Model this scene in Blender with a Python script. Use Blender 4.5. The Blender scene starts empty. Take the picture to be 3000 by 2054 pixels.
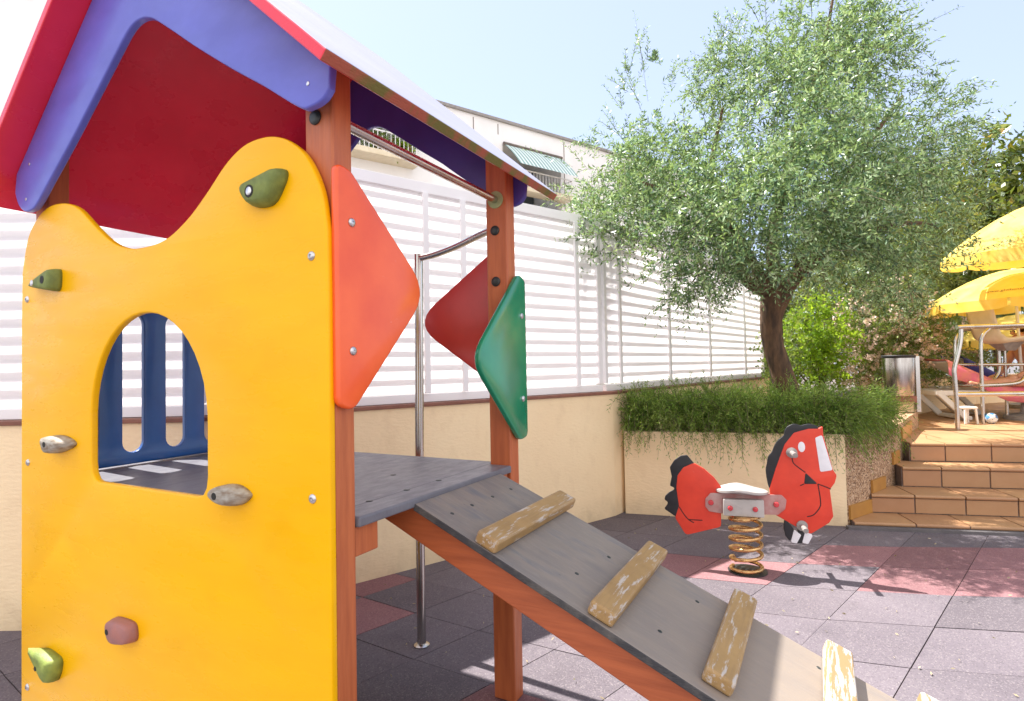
import bpy, bmesh, math, random
import numpy as np
from mathutils import Vector, Matrix
R = math.radians
random.seed(7); rng = np.random.default_rng(11)
sc = bpy.context.scene
col = sc.collection

# ------------------------------------------------------------------ helpers
def link(o, parent=None):
    col.objects.link(o)
    if parent is not None: o.parent = parent
    return o
def tag(o, label=None, cat=None, group=None, kind=None):
    if label: o['label'] = label
    if cat: o['category'] = cat
    if group: o['group'] = group
    if kind: o['kind'] = kind
    return o
def empty(name, loc=(0, 0, 0), rz=0.0):
    o = bpy.data.objects.new(name, None); o.empty_display_size = .1
    o.location = loc; o.rotation_euler = (0, 0, rz)
    return link(o)
def mesh_obj(name, me, mats, parent=None, smooth=None):
    if not isinstance(mats, (list, tuple)): mats = [mats]
    idx = np.zeros(len(me.polygons), np.int32); me.polygons.foreach_get('material_index', idx)
    me.materials.clear()
    for m in mats: me.materials.append(m)
    me.polygons.foreach_set('material_index', np.minimum(idx, len(mats) - 1))
    o = bpy.data.objects.new(name, me); me.name = name
    if smooth is not None:
        me.polygons.foreach_set('use_smooth', [True] * len(me.polygons))
        if smooth < 180: me.set_sharp_from_angle(angle=R(smooth))
    return link(o, parent)

class MB:
    def __init__(s): s.v = []; s.f = []; s.m = []
    def add(s, vs, fs, mi=0):
        k = len(s.v); s.v += [tuple(v) for v in vs]
        for f in fs: s.f.append([i + k for i in f]); s.m.append(mi)
        return s
    def box(s, c, d, mi=0, rot=None, taper=None):
        hx, hy, hz = d[0] / 2, d[1] / 2, d[2] / 2
        vs = [Vector((x * hx, y * hy, z * hz)) for x in (-1, 1) for y in (-1, 1) for z in (-1, 1)]
        if rot is not None: vs = [rot @ v for v in vs]
        vs = [v + Vector(c) for v in vs]
        return s.add(vs, [(0, 1, 3, 2), (4, 6, 7, 5), (0, 4, 5, 1), (2, 3, 7, 6), (0, 2, 6, 4), (1, 5, 7, 3)], mi)
    def bar(s, a, b, w, h, mi=0, up=Vector((0, 0, 1))):
        a = Vector(a); b = Vector(b); x = (b - a); L = x.length; x.normalize()
        y = up.cross(x).normalized(); z = x.cross(y)
        rot = Matrix((x, y, z)).transposed()
        return s.box((a + b) / 2, (L, w, h), mi, rot)
    def tube(s, pts, r, n=10, mi=0, caps=True):
        pts = [Vector(p) for p in pts]; N = len(pts)
        rs = list(r) if isinstance(r, (list, tuple)) else [r] * N
        t = [(pts[min(i + 1, N - 1)] - pts[max(i - 1, 0)]).normalized() for i in range(N)]
        u = t[0].orthogonal().normalized(); vs = []
        for i in range(N):
            u = (u - t[i] * u.dot(t[i]));
            u = u.normalized() if u.length > 1e-6 else t[i].orthogonal().normalized()
            w = t[i].cross(u)
            for k in range(n):
                a = 2 * math.pi * k / n
                vs.append(pts[i] + (u * math.cos(a) + w * math.sin(a)) * rs[i])
        fs = [(i * n + k, i * n + (k + 1) % n, (i + 1) * n + (k + 1) % n, (i + 1) * n + k) for i in range(N - 1) for k in range(n)]
        if caps: fs += [tuple(range(n - 1, -1, -1)), tuple((N - 1) * n + k for k in range(n))]
        return s.add(vs, fs, mi)
    def lathe(s, prof, n=24, mi=0, mat=Matrix()):
        vs = []; N = len(prof)
        for (r, z) in prof:
            for k in range(n):
                a = 2 * math.pi * k / n; vs.append(mat @ Vector((r * math.cos(a), r * math.sin(a), z)))
        fs = [(i * n + k, i * n + (k + 1) % n, (i + 1) * n + (k + 1) % n, (i + 1) * n + k) for i in range(N - 1) for k in range(n)]
        fs += [tuple(range(n - 1, -1, -1)), tuple((N - 1) * n + k for k in range(n))]
        return s.add(vs, fs, mi)
    def build(s, name, mats, parent=None, smooth=None, bevel=0, seg=2):
        me = bpy.data.meshes.new(name); me.from_pydata(s.v, [], s.f)
        me.polygons.foreach_set('material_index', s.m)
        o = mesh_obj(name, me, mats, parent, smooth)
        if bevel:
            b = o.modifiers.new('bevel', 'BEVEL'); b.width = bevel; b.segments = seg; b.limit_method = 'ANGLE'; b.angle_limit = R(40)
            b.harden_normals = False
        return o

def catmull(pts, n=8, closed=True):
    P = [Vector(p) for p in pts]; N = len(P); out = []
    rngi = range(N) if closed else range(N - 1)
    for i in rngi:
        if closed: p0, p1, p2, p3 = P[(i - 1) % N], P[i], P[(i + 1) % N], P[(i + 2) % N]
        else: p0, p1, p2, p3 = P[max(i - 1, 0)], P[i], P[i + 1], P[min(i + 2, N - 1)]
        for k in range(n):
            t = k / n
            out.append(.5 * ((2 * p1) + (p2 - p0) * t + (2 * p0 - 5 * p1 + 4 * p2 - p3) * t * t + (3 * p1 - p0 - 3 * p2 + p3) * t ** 3))
    if not closed: out.append(P[-1])
    return [tuple(p) for p in out]
def rounded(poly, r, n=7):
    out = []; N = len(poly)
    rr = r if isinstance(r, (list, tuple)) else [r] * N
    for i in range(N):
        p = Vector(poly[i]); a = (Vector(poly[i - 1]) - p); b = (Vector(poly[(i + 1) % N]) - p)
        ang = a.angle(b); d = min(rr[i] / max(math.tan(ang / 2), 1e-3), a.length * .49, b.length * .49)
        if d < 1e-5: out.append(tuple(p)); continue
        s = p + a.normalized() * d; e = p + b.normalized() * d
        for k in range(n + 1):
            t = k / n; out.append(tuple(s * (1 - t) ** 2 + p * 2 * t * (1 - t) + e * t * t))
    return out
def board_mesh(splines, thick, plane, pos, bevel=.005, seg=2):
    """flat board cut from a sheet: first spline is the outline, further ones are holes"""
    cu = bpy.data.curves.new('b', 'CURVE'); cu.dimensions = '2D'; cu.fill_mode = 'BOTH'
    bevel = min(bevel, thick * .49)
    cu.extrude = thick / 2 - bevel; cu.bevel_depth = bevel; cu.bevel_resolution = seg; cu.offset = -bevel
    for sp in splines:
        q = cu.splines.new('POLY'); q.points.add(len(sp) - 1)
        for p, c in zip(q.points, sp): p.co = (c[0], c[1], 0, 1)
        q.use_cyclic_u = True
    o = bpy.data.objects.new('b', cu); col.objects.link(o)
    dg = bpy.context.evaluated_depsgraph_get()
    me = bpy.data.meshes.new_from_object(o.evaluated_get(dg))
    bpy.data.objects.remove(o); bpy.data.curves.remove(cu)
    bm = bmesh.new(); bm.from_mesh(me); bmesh.ops.remove_doubles(bm, verts=bm.verts, dist=1e-5)
    for v in bm.verts:
        x, y, z = v.co
        if plane == 'xz': v.co = (x, pos - z, y)
        elif plane == 'yz': v.co = (pos + z, x, y)
        else: v.co = (x, y, pos + z)
    bm.to_mesh(me); bm.free()
    return me
def board(name, splines, thick, plane, pos, m, parent, bevel=.005):
    return mesh_obj(name, board_mesh(splines, thick, plane, pos, bevel), m, parent, smooth=32)
def hull_obj(name, pts, m, parent, sub=2):
    bm = bmesh.new()
    for p in pts: bm.verts.new(p)
    bmesh.ops.convex_hull(bm, input=bm.verts)
    me = bpy.data.meshes.new(name); bm.to_mesh(me); bm.free()
    o = mesh_obj(name, me, m, parent, smooth=180)
    return o
def stadium(cx, z0, z1, w, n=10):
    r = w / 2; pts = []
    for k in range(n + 1):
        a = math.pi * k / n; pts.append((cx + r * math.cos(a), z1 - r + r * math.sin(a)))
    for k in range(n + 1):
        a = math.pi + math.pi * k / n; pts.append((cx + r * math.cos(a), z0 + r + r * math.sin(a)))
    return pts
def circle(cx, cy, r, n=20): return [(cx + r * math.cos(2 * math.pi * k / n), cy + r * math.sin(2 * math.pi * k / n)) for k in range(n)]

# ------------------------------------------------------------------ materials
def nodes(name):
    m = bpy.data.materials.new(name); m.use_nodes = True
    nt = m.node_tree; b = nt.nodes['Principled BSDF']
    return m, nt, b
def rgb(c): return (c[0], c[1], c[2], 1)
def mix_rgb(nt, fac, a, b, mode='MIX'):
    n = nt.nodes.new('ShaderNodeMix'); n.data_type = 'RGBA'; n.blend_type = mode
    for i, v in ((0, fac), (6, a), (7, b)):
        if hasattr(v, 'is_linked') or hasattr(v, 'links'): nt.links.new(v, n.inputs[i])
        elif i == 0: n.inputs[0].default_value = v
        else: n.inputs[i].default_value = rgb(v)
    return n.outputs[2]
def noise(nt, scale, stretch=(1, 1, 1), detail=4, rough=.55, off=(0, 0, 0)):
    tc = nt.nodes.new('ShaderNodeTexCoord'); mp = nt.nodes.new('ShaderNodeMapping')
    mp.inputs['Scale'].default_value = stretch; mp.inputs['Location'].default_value = off
    nt.links.new(tc.outputs['Object'], mp.inputs['Vector'])
    n = nt.nodes.new('ShaderNodeTexNoise'); n.inputs['Scale'].default_value = scale
    n.inputs['Detail'].default_value = detail; n.inputs['Roughness'].default_value = rough
    nt.links.new(mp.outputs[0], n.inputs['Vector'])
    return n.outputs['Fac']
def ramp(nt, v, stops):
    r = nt.nodes.new('ShaderNodeValToRGB'); e = r.color_ramp.elements
    while len(e) < len(stops): e.new(.5)
    for el, (p, c) in zip(e, stops): el.position = p; el.color = rgb(c) if hasattr(c, '__len__') else (c, c, c, 1)
    nt.links.new(v, r.inputs[0]); return r.outputs[0]
def bump(nt, b, h, strength, dist=.01):
    n = nt.nodes.new('ShaderNodeBump'); n.inputs['Strength'].default_value = strength; n.inputs['Distance'].default_value = dist
    nt.links.new(h, n.inputs['Height']); nt.links.new(n.outputs[0], b.inputs['Normal'])
def mat(name, c, rough=.5, c2=None, scale=6, stretch=(1, 1, 1), lo=.35, hi=.65, metal=0, spec=.5, bmp=0, bscale=None, bstretch=None, rvar=0, coat=0, detail=5, scuff=None):
    m, nt, b = nodes(name)
    if c2 is None: c2 = tuple(min(1, x * .82) for x in c)
    n = noise(nt, scale, stretch, detail)
    cc = ramp(nt, n, [(lo, c), (hi, c2)])
    if scuff:
        k = noise(nt, 22, scuff[1], 8, .75, (9, 4, 2)); cc = mix_rgb(nt, ramp(nt, k, [(.66, 0), (.70, scuff[2])]), cc, scuff[0])
        k = noise(nt, 3, (1, 1, 1), 8, .7, (1, 8, 5)); cc = mix_rgb(nt, ramp(nt, k, [(.55, 0), (.85, .22)]), cc, tuple(x * .45 for x in c))
    nt.links.new(cc, b.inputs['Base Color'])
    b.inputs['Roughness'].default_value = rough; b.inputs['Metallic'].default_value = metal
    b.inputs['Specular IOR Level'].default_value = spec
    if coat: b.inputs['Coat Weight'].default_value = coat; b.inputs['Coat Roughness'].default_value = .15
    if rvar:
        n3 = noise(nt, scale * 2.3, stretch, 4, off=(3, 1, 7))
        mr = nt.nodes.new('ShaderNodeMapRange'); mr.inputs[1].default_value = .3; mr.inputs[2].default_value = .7
        mr.inputs[3].default_value = max(0, rough - rvar); mr.inputs[4].default_value = min(1, rough + rvar)
        nt.links.new(n3, mr.inputs[0]); nt.links.new(mr.outputs[0], b.inputs['Roughness'])
    if bmp: bump(nt, b, noise(nt, bscale or scale, bstretch or stretch, 5), bmp)
    return m
def edge_wear(nt, c, worn, radius=.012):
    bv = nt.nodes.new('ShaderNodeBevel'); bv.inputs['Radius'].default_value = radius; bv.samples = 4
    g = nt.nodes.new('ShaderNodeNewGeometry'); d = nt.nodes.new('ShaderNodeVectorMath'); d.operation = 'DOT_PRODUCT'
    nt.links.new(bv.outputs[0], d.inputs[0]); nt.links.new(g.outputs['Normal'], d.inputs[1])
    e = ramp(nt, d.outputs['Value'], [(.80, 1), (.97, 0)])
    k = ramp(nt, noise(nt, 26, (1.4, .5, 1.4), 7, .7, (4, 4, 1)), [(.42, 0), (.55, 1)])
    m_ = nt.nodes.new('ShaderNodeMath'); m_.operation = 'MULTIPLY'; nt.links.new(e, m_.inputs[0]); nt.links.new(k, m_.inputs[1])
    return mix_rgb(nt, m_.outputs[0], c, worn)
def leaf_mat(name, stops, trans=.35, rough=.45, spec=.4):
    m, nt, b = nodes(name)
    g = nt.nodes.new('ShaderNodeNewGeometry')
    n = noise(nt, 3.2, detail=3)
    mx = nt.nodes.new('ShaderNodeMath'); mx.operation = 'MULTIPLY_ADD'; mx.inputs[1].default_value = .5
    ad = nt.nodes.new('ShaderNodeMath'); ad.operation = 'MULTIPLY'; ad.inputs[1].default_value = .5
    nt.links.new(n, ad.inputs[0]); nt.links.new(g.outputs['Random Per Island'], mx.inputs[0]); nt.links.new(ad.outputs[0], mx.inputs[2])
    c = ramp(nt, mx.outputs[0], stops)
    nt.links.new(c, b.inputs['Base Color']); b.inputs['Roughness'].default_value = rough; b.inputs['Specular IOR Level'].default_value = spec
    t = nt.nodes.new('ShaderNodeBsdfTranslucent'); nt.links.new(mix_rgb(nt, .5, c, (.42, .5, .06)), t.inputs[0])
    ms = nt.nodes.new('ShaderNodeMixShader'); ms.inputs[0].default_value = trans
    out = nt.nodes['Material Output']
    nt.links.new(b.outputs[0], ms.inputs[1]); nt.links.new(t.outputs[0], ms.inputs[2]); nt.links.new(ms.outputs[0], out.inputs[0])
    return m

M = {}
M['yellow'] = mat('yellow_panel', (.97, .52, .002), .30, (.92, .465, .0015), 2.2, (1, 1, 3.5), .3, .72, bmp=.025, bscale=60, bstretch=(.3, .3, 3), rvar=.08, spec=.25, scuff=((.9, .62, .12), (.6, 1, 2.5), .35))
M['orange'] = mat('orange_panel', (.93, .135, .03), .22, (.84, .10, .024), 5, scuff=((.95, .42, .25), (1, .7, 2), .35), coat=.2, bmp=.012, bscale=30)
M['red_panel'] = mat('red_panel', (.60, .03, .022), .32, (.50, .022, .018), 5, scuff=((.62, .14, .1), (1, .7, 2), .3), coat=.2, bmp=.012, bscale=30)
M['green_panel'] = mat('green_panel', (.004, .27, .13), .18, (.003, .21, .11), 6, coat=.6, bmp=.012, bscale=25)
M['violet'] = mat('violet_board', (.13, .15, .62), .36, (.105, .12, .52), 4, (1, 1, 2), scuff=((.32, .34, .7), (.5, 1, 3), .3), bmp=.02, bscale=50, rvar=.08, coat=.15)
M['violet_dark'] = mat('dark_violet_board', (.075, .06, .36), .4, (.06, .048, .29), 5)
M['blue'] = mat('blue_panel', (.018, .105, .36), .28, (.014, .085, .30), 6, coat=.3, bmp=.012, bscale=40)
M['wood'] = mat('stained_post', (.56, .16, .055), .45, (.42, .105, .036), 5, (9, 9, .8), .3, .7, scuff=((.20, .05, .02), (3, 3, .35), .7), bmp=.12, bscale=6, bstretch=(22, 22, 1), rvar=.1)
M['wood_x'] = mat('stained_beam', (.50, .13, .045), .5, (.34, .08, .028), 5, (.8, 9, 9), .3, .72, bmp=.12, bscale=6, bstretch=(1, 22, 22), rvar=.1)
M['steel'] = mat('brushed_steel', (.62, .6, .57), .24, (.5, .48, .45), 8, (1, 1, .2), metal=1, rvar=.08)
M['bolt'] = mat('zinc_bolt', (.7, .7, .72), .3, (.5, .5, .52), 60, metal=1)
M['black_cap'] = mat('black_plastic_cap', (.02, .027, .028), .4, (.03, .036, .036), 40)
M['flange'] = mat('pale_green_flange', (.42, .5, .24), .5, (.3, .36, .17), 30)
M['hold_green'] = mat('green_climbing_resin', (.20, .25, .055), .62, (.13, .17, .04), 30, bmp=.2, bscale=120)
M['hold_lime'] = mat('lime_climbing_resin', (.26, .33, .06), .55, (.15, .2, .04), 24, bmp=.2, bscale=120)
M['hold_grey'] = mat('grey_climbing_resin', (.40, .38, .33), .62, (.20, .14, .09), 28, (1, 1, 2.5), .38, .66, bmp=.25, bscale=100)
M['hold_pink'] = mat('pink_climbing_resin', (.40, .16, .13), .55, (.30, .14, .14), 18, bmp=.15, bscale=100)
M['hole_shade'] = mat('painted_hole_shade', (.015, .015, .012), .7)
M['roof_top'] = mat('pale_roof_top', (.36, .36, .46), .45, (.32, .32, .42), 4, (1, .5, 1), rvar=.05)
M['roof_red'] = mat('red_roof_underside', (.90, .026, .07), .3, (.78, .02, .055), 2.6, (1, 1, 1.6), .3, .7, bmp=.03, bscale=40, rvar=.1, coat=.15)
M['roof_edge'] = mat('mossy_ply_edge', (.40, .10, .06), .75, (.17, .15, .035), 5, (1, 2.2, 1), .42, .56, bmp=.4, bscale=60, bstretch=(4, 1, 4))
M['white_paint'] = mat('white_engraved', (.82, .82, .86), .45, (.74, .74, .78), 20)
M['black_board'] = mat('black_board', (.010, .010, .013), .45, (.016, .016, .02), 20)
M['horse_red'] = mat('horse_red', (.74, .055, .022), .4, (.64, .04, .018), 7, scuff=((.8, .25, .17), (1, 1, 1), .4), bmp=.03, bscale=120)
M['horse_line'] = mat('dark_red_groove', (.05, .006, .006), .6)
M['seat_grey'] = mat('grey_seat', (.5, .47, .45), .38, (.4, .38, .36), 10)
M['plate'] = mat('worn_red_plate', (.42, .16, .15), .5, (.5, .36, .33), 8, lo=.4, hi=.7)
M['spring_gold'] = mat('gold_spring', (.72, .47, .2), .3, (.5, .28, .12), 26, metal=.85, rvar=.12)
M['red_cap'] = mat('red_bolt_cap', (.66, .05, .06), .25, (.5, .03, .04), 40, coat=.5)
M['grip'] = mat('grey_grip', (.34, .31, .29), .45, (.25, .23, .22), 20)
M['cap_tile'] = mat('terracotta_coping', (.27, .115, .075), .65, (.2, .08, .055), 9, bmp=.15, bscale=30)
M['white_metal'] = mat('white_powder_coat', (.90, .89, .90), .35, (.86, .85, .87), 3)
M['white_wall'] = mat('white_facade', (.90, .89, .89), .85, (.82, .81, .81), 2.2, (1, 1, .5), .4, .75, bmp=.08, bscale=60)
M['white_plastic'] = mat('white_plastic', (.8, .78, .74), .35, (.72, .7, .66), 10)
M['cream_plastic'] = mat('cream_plastic', (.78, .68, .50), .38, (.7, .6, .42), 10)
M['black_rim'] = mat('black_rubber_rim', (.02, .02, .022), .6)
M['bin_steel'] = mat('dull_steel', (.55, .53, .5), .22, (.36, .33, .3), 3.5, (7, 7, .6), .35, .65, metal=1, rvar=.06)
m, nt, b = nodes('yellow_canvas')
c = ramp(nt, noise(nt, 5), [(.35, (.98, .76, .20)), (.65, (.97, .68, .10))]); nt.links.new(c, b.inputs['Base Color']); b.inputs['Roughness'].default_value = .75
t = nt.nodes.new('ShaderNodeBsdfTranslucent'); nt.links.new(c, t.inputs[0]); ms = nt.nodes.new('ShaderNodeMixShader'); ms.inputs[0].default_value = .3
nt.links.new(b.outputs[0], ms.inputs[1]); nt.links.new(t.outputs[0], ms.inputs[2]); nt.links.new(ms.outputs[0], nt.nodes['Material Output'].inputs[0])
M['parasol'] = m
M['lettering'] = mat('brown_print', (.16, .07, .03), .7)
M['cream_print'] = mat('cream_print', (.85, .76, .42), .75)
M['trunk'] = mat('olive_bark', (.17, .095, .05), .85, (.06, .036, .022), 9, (2, 2, .6), .36, .64, bmp=.8, bscale=14, bstretch=(2, 2, .5))
M['stem'] = mat('twig_bark', (.17, .15, .08), .8, (.1, .085, .05), 20)
M['soil'] = mat('soil', (.08, .055, .035), .95, (.05, .034, .022), 20, bmp=.5, bscale=40)
M['navy'] = mat('navy_towel', (.05, .06, .3), .9, (.035, .04, .22), 20)
M['pink'] = mat('pink_towel', (.75, .16, .28), .9, (.75, .28, .2), 6)
M['teal'] = mat('teal_cloth', (.10, .27, .32), .9, (.06, .16, .24), 12)
M['skin'] = mat('skin', (.66, .36, .23), .5, (.6, .31, .19), 9)
M['hair'] = mat('hair', (.20, .075, .025), .5, (.11, .04, .015), 40, (1, 1, .2))
M['awning'] = None

# glossy translucent white louvre blades
m, nt, b = nodes('louvre_blade'); b.inputs['Base Color'].default_value = (.93, .92, .94, 1); b.inputs['Roughness'].default_value = .4
t = nt.nodes.new('ShaderNodeBsdfTranslucent'); t.inputs[0].default_value = (.96, .95, .95, 1)
ms = nt.nodes.new('ShaderNodeMixShader'); ms.inputs[0].default_value = .62
nt.links.new(b.outputs[0], ms.inputs[1]); nt.links.new(t.outputs[0], ms.inputs[2]); nt.links.new(ms.outputs[0], nt.nodes['Material Output'].inputs[0])
M['blade'] = m
# render: rough trowelled plaster
m, nt, b = nodes('cream_render')
n1 = noise(nt, 1.3, (1, 1, 1), 5); n2 = noise(nt, 9, (1, 1, .6), 6)
c = ramp(nt, n1, [(.3, (.95, .77, .50)), (.72, (.91, .71, .45))])
c = mix_rgb(nt, ramp(nt, n2, [(.54, 0), (.8, .4)]), c, (.76, .57, .35))
tc = nt.nodes.new('ShaderNodeTexCoord'); sx = nt.nodes.new('ShaderNodeSeparateXYZ'); nt.links.new(tc.outputs['Object'], sx.inputs[0])
low = ramp(nt, sx.outputs[2], [(.0, .6), (.22, 0)])
dirt = nt.nodes.new('ShaderNodeMath'); dirt.operation = 'MULTIPLY'; nt.links.new(low, dirt.inputs[0]); nt.links.new(n2, dirt.inputs[1])
nt.links.new(mix_rgb(nt, dirt.outputs[0], c, (.32, .25, .16)), b.inputs['Base Color']); b.inputs['Roughness'].default_value = .9
bump(nt, b, noise(nt, 26, (1, 1, 2.2), 6), .42, .01)
M['render'] = m
# pebble dash
m, nt, b = nodes('pebble_dash')
tc = nt.nodes.new('ShaderNodeTexCoord'); v = nt.nodes.new('ShaderNodeTexVoronoi'); v.inputs['Scale'].default_value = 95
nt.links.new(tc.outputs['Object'], v.inputs['Vector'])
sv = nt.nodes.new('ShaderNodeSeparateColor'); nt.links.new(v.outputs['Color'], sv.inputs[0])
nt.links.new(ramp(nt, sv.outputs[0], [(0, (.10, .05, .03)), (.3, (.30, .17, .09)), (.65, (.48, .31, .18)), (1, (.62, .46, .32))]), b.inputs['Base Color'])
b.inputs['Roughness'].default_value = .85; bump(nt, b, v.outputs['Distance'], -.8, .008)
M['pebble'] = m
# terracotta stair tile
m, nt, b = nodes('terracotta_tile')
g = nt.nodes.new('ShaderNodeNewGeometry')
c = ramp(nt, g.outputs['Random Per Island'], [(0, (.41, .235, .12)), (.5, (.45, .26, .13)), (1, (.41, .22, .115))])
c = mix_rgb(nt, ramp(nt, noise(nt, 6, detail=6), [(.42, 0), (.75, .55)]), c, (.36, .185, .085))
nt.links.new(c, b.inputs['Base Color']); b.inputs['Roughness'].default_value = .5
bump(nt, b, noise(nt, 30), .1)
M['tile'] = m
M['grout'] = mat('grout', (.20, .16, .14), .9, (.13, .10, .09), 20)
M['skirting'] = mat('ochre_skirting', (.46, .23, .05), .5, (.40, .19, .045), 8)
# rubber safety tiles (grey / red), grain of granules
def rubber(name, a, a2, speck):
    m, nt, b = nodes(name)
    g = nt.nodes.new('ShaderNodeNewGeometry')
    c = ramp(nt, noise(nt, 1.6, detail=6), [(.3, a), (.7, a2)])
    hs = nt.nodes.new('ShaderNodeHueSaturation'); nt.links.new(c, hs.inputs['Color'])
    mr = nt.nodes.new('ShaderNodeMapRange'); mr.inputs[3].default_value = .84; mr.inputs[4].default_value = 1.16
    nt.links.new(g.outputs['Random Per Island'], mr.inputs[0]); nt.links.new(mr.outputs[0], hs.inputs['Value'])
    tc = nt.nodes.new('ShaderNodeTexCoord'); v = nt.nodes.new('ShaderNodeTexVoronoi'); v.inputs['Scale'].default_value = 190
    nt.links.new(tc.outputs['Object'], v.inputs['Vector'])
    sv = nt.nodes.new('ShaderNodeSeparateColor'); nt.links.new(v.outputs['Color'], sv.inputs[0])
    c = mix_rgb(nt, ramp(nt, sv.outputs[0], [(.0, .5), (.25, 0)]), hs.outputs[0], tuple(x * .35 for x in a))
    c = mix_rgb(nt, ramp(nt, sv.outputs[1], [(.8, 0), (1, .38)]), c, speck)
    stain = ramp(nt, noise(nt, 3.3, detail=7, off=(5, 2, 0)), [(.55, 0), (.8, .35)])
    nt.links.new(mix_rgb(nt, stain, c, tuple(x * .5 for x in a)), b.inputs['Base Color'])
    b.inputs['Roughness'].default_value = .92; b.inputs['Specular IOR Level'].default_value = .25
    bump(nt, b, v.outputs['Distance'], -.6, .006)
    return m
M['rub_grey'] = rubber('grey_rubber', (.165, .142, .160), (.128, .11, .127), (.38, .34, .33))
M['rub_red'] = rubber('red_rubber', (.27, .138, .145), (.215, .11, .12), (.46, .32, .30))
M['rub_joint'] = mat('rubber_joint', (.035, .02, .02), .95, (.05, .03, .03), 30)
M['asphalt'] = mat('grey_ground', (.16, .15, .155), .95, (.12, .11, .115), 3, bmp=.3, bscale=60)
# weathered ramp ply and peeling rungs
m, nt, b = nodes('ramp_ply')
c = ramp(nt, noise(nt, 3.5, (1, 3, 1), 6), [(.3, (.17, .155, .15)), (.55, (.235, .20, .17)), (.75, (.115, .13, .16))])
c = mix_rgb(nt, ramp(nt, noise(nt, 14, (1, 7, 1), 6, .65), [(.5, 0), (.8, .5)]), c, (.33, .29, .25))
c = mix_rgb(nt, ramp(nt, noise(nt, 40, (1, 1.4, 1), 3), [(.72, 0), (.76, .8)]), c, (.06, .055, .05))
tc = nt.nodes.new('ShaderNodeTexCoord'); sx = nt.nodes.new('ShaderNodeSeparateXYZ'); nt.links.new(tc.outputs['Object'], sx.inputs[0])
c = mix_rgb(nt, ramp(nt, sx.outputs[0], [(.35, 0), (1.0, .6)]), c, (.31, .25, .20))
nt.links.new(c, b.inputs['Base Color']); b.inputs['Roughness'].default_value = .58
bump(nt, b, noise(nt, 30, (1, 6, 1), 5), .18)
M['ramp_ply'] = m
M['deck_ply'] = mat('deck_ply', (.185, .185, .21), .42, (.14, .14, .165), 7, (3, 1, 1), bmp=.14, bscale=40, bstretch=(5, 1, 1), rvar=.08, spec=.35)
M['ply_edge'] = mat('dark_ply_edge', (.05, .05, .055), .75, (.13, .12, .11), 14, (1, 3, 1), .45, .7, bmp=.5, bscale=60, bstretch=(1, 1, 6))
m, nt, b = nodes('peeling_ochre')
gi = nt.nodes.new('ShaderNodeObjectInfo')
c = ramp(nt, noise(nt, 10, detail=4), [(.3, (.40, .25, .095)), (.7, (.31, .19, .07))])
pn = noise(nt, 34, (1.6, .2, 1.6), 9, .7)
pk = ramp(nt, pn, [(.545, 0), (.60, .9)])
c = mix_rgb(nt, ramp(nt, noise(nt, 60, (1.5, .12, 1.5), 5), [(.5, 0), (.75, .6)]), c, (.24, .15, .07))
c = mix_rgb(nt, pk, c, (.50, .455, .41))
c = edge_wear(nt, c, (.52, .47, .42))
nt.links.new(c, b.inputs['Base Color']); b.inputs['Roughness'].default_value = .65
bump(nt, b, pk, -.3, .004)
M['rung'] = m
m, nt, b = nodes('peeling_pale')
pk = ramp(nt, noise(nt, 30, (1.6, .18, 1.6), 9, .7, (2, 3, 1)), [(.50, 0), (.52, 1)])
c = mix_rgb(nt, pk, (.44, .41, .375), (.33, .215, .10))
nt.links.new(c, b.inputs['Base Color']); b.inputs['Roughness'].default_value = .65
bump(nt, b, pk, .35, .004)
M['rung_pale'] = m
# striped awning
m, nt, b = nodes('striped_awning')
tc = nt.nodes.new('ShaderNodeTexCoord'); w = nt.nodes.new('ShaderNodeTexWave'); w.inputs['Scale'].default_value = 3.4; w.bands_direction = 'X'
nt.links.new(tc.outputs['Object'], w.inputs['Vector'])
nt.links.new(ramp(nt, w.outputs['Fac'], [(.42, (.78, .83, .80)), (.56, (.27, .45, .42))]), b.inputs['Base Color']); b.inputs['Roughness'].default_value = .8
M['awning'] = m
# ball
m, nt, b = nodes('ball_print')
nt.links.new(ramp(nt, noise(nt, 11, detail=2), [(.42, (.10, .30, .62)), (.5, (.75, .78, .8)), (.58, (.7, .72, .7)), (.62, (.05, .14, .35))]), b.inputs['Base Color']); b.inputs['Roughness'].default_value = .35
M['ball'] = m
M['glass'] = mat('window_glass', (.05, .06, .07), .08, (.08, .09, .1), 2, spec=.7)

M['olive'] = leaf_mat('olive_leaf', [(.26, (.015, .06, .045)), (.40, (.08, .19, .11)), (.53, (.23, .40, .17)), (.68, (.45, .61, .34)), (.85, (.68, .79, .56))], .36, .36, .5)
M['rosemary'] = leaf_mat('rosemary_leaf', [(.18, (.03, .09, .015)), (.42, (.14, .29, .04)), (.70, (.33, .46, .10)), (.95, (.55, .62, .24))], .4, .5)
M['bright'] = leaf_mat('lime_leaf', [(.2, (.07, .17, .008)), (.5, (.20, .38, .012)), (.75, (.36, .55, .02)), (.95, (.5, .62, .06))], .55, .4)
M['oleander'] = leaf_mat('oleander_leaf', [(.2, (.04, .09, .02)), (.5, (.12, .20, .045)), (.75, (.26, .33, .09)), (.95, (.42, .46, .2))], .35, .4)
M['petal'] = leaf_mat('pink_petal', [(.1, (.80, .50, .46)), (.5, (.90, .68, .63)), (.9, (.95, .82, .78))], .4, .6)
M['magnolia'] = leaf_mat('magnolia_leaf', [(.2, (.022, .05, .012)), (.45, (.07, .12, .018)), (.62, (.16, .20, .03)), (.74, (.28, .28, .03)), (.82, (.36, .17, .02)), (.95, (.30, .10, .015))], .3, .25, .6)
M['evergreen'] = leaf_mat('evergreen_leaf', [(.2, (.035, .06, .02)), (.5, (.13, .17, .05)), (.8, (.30, .33, .10)), (.95, (.46, .46, .2))], .42, .5)
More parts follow.
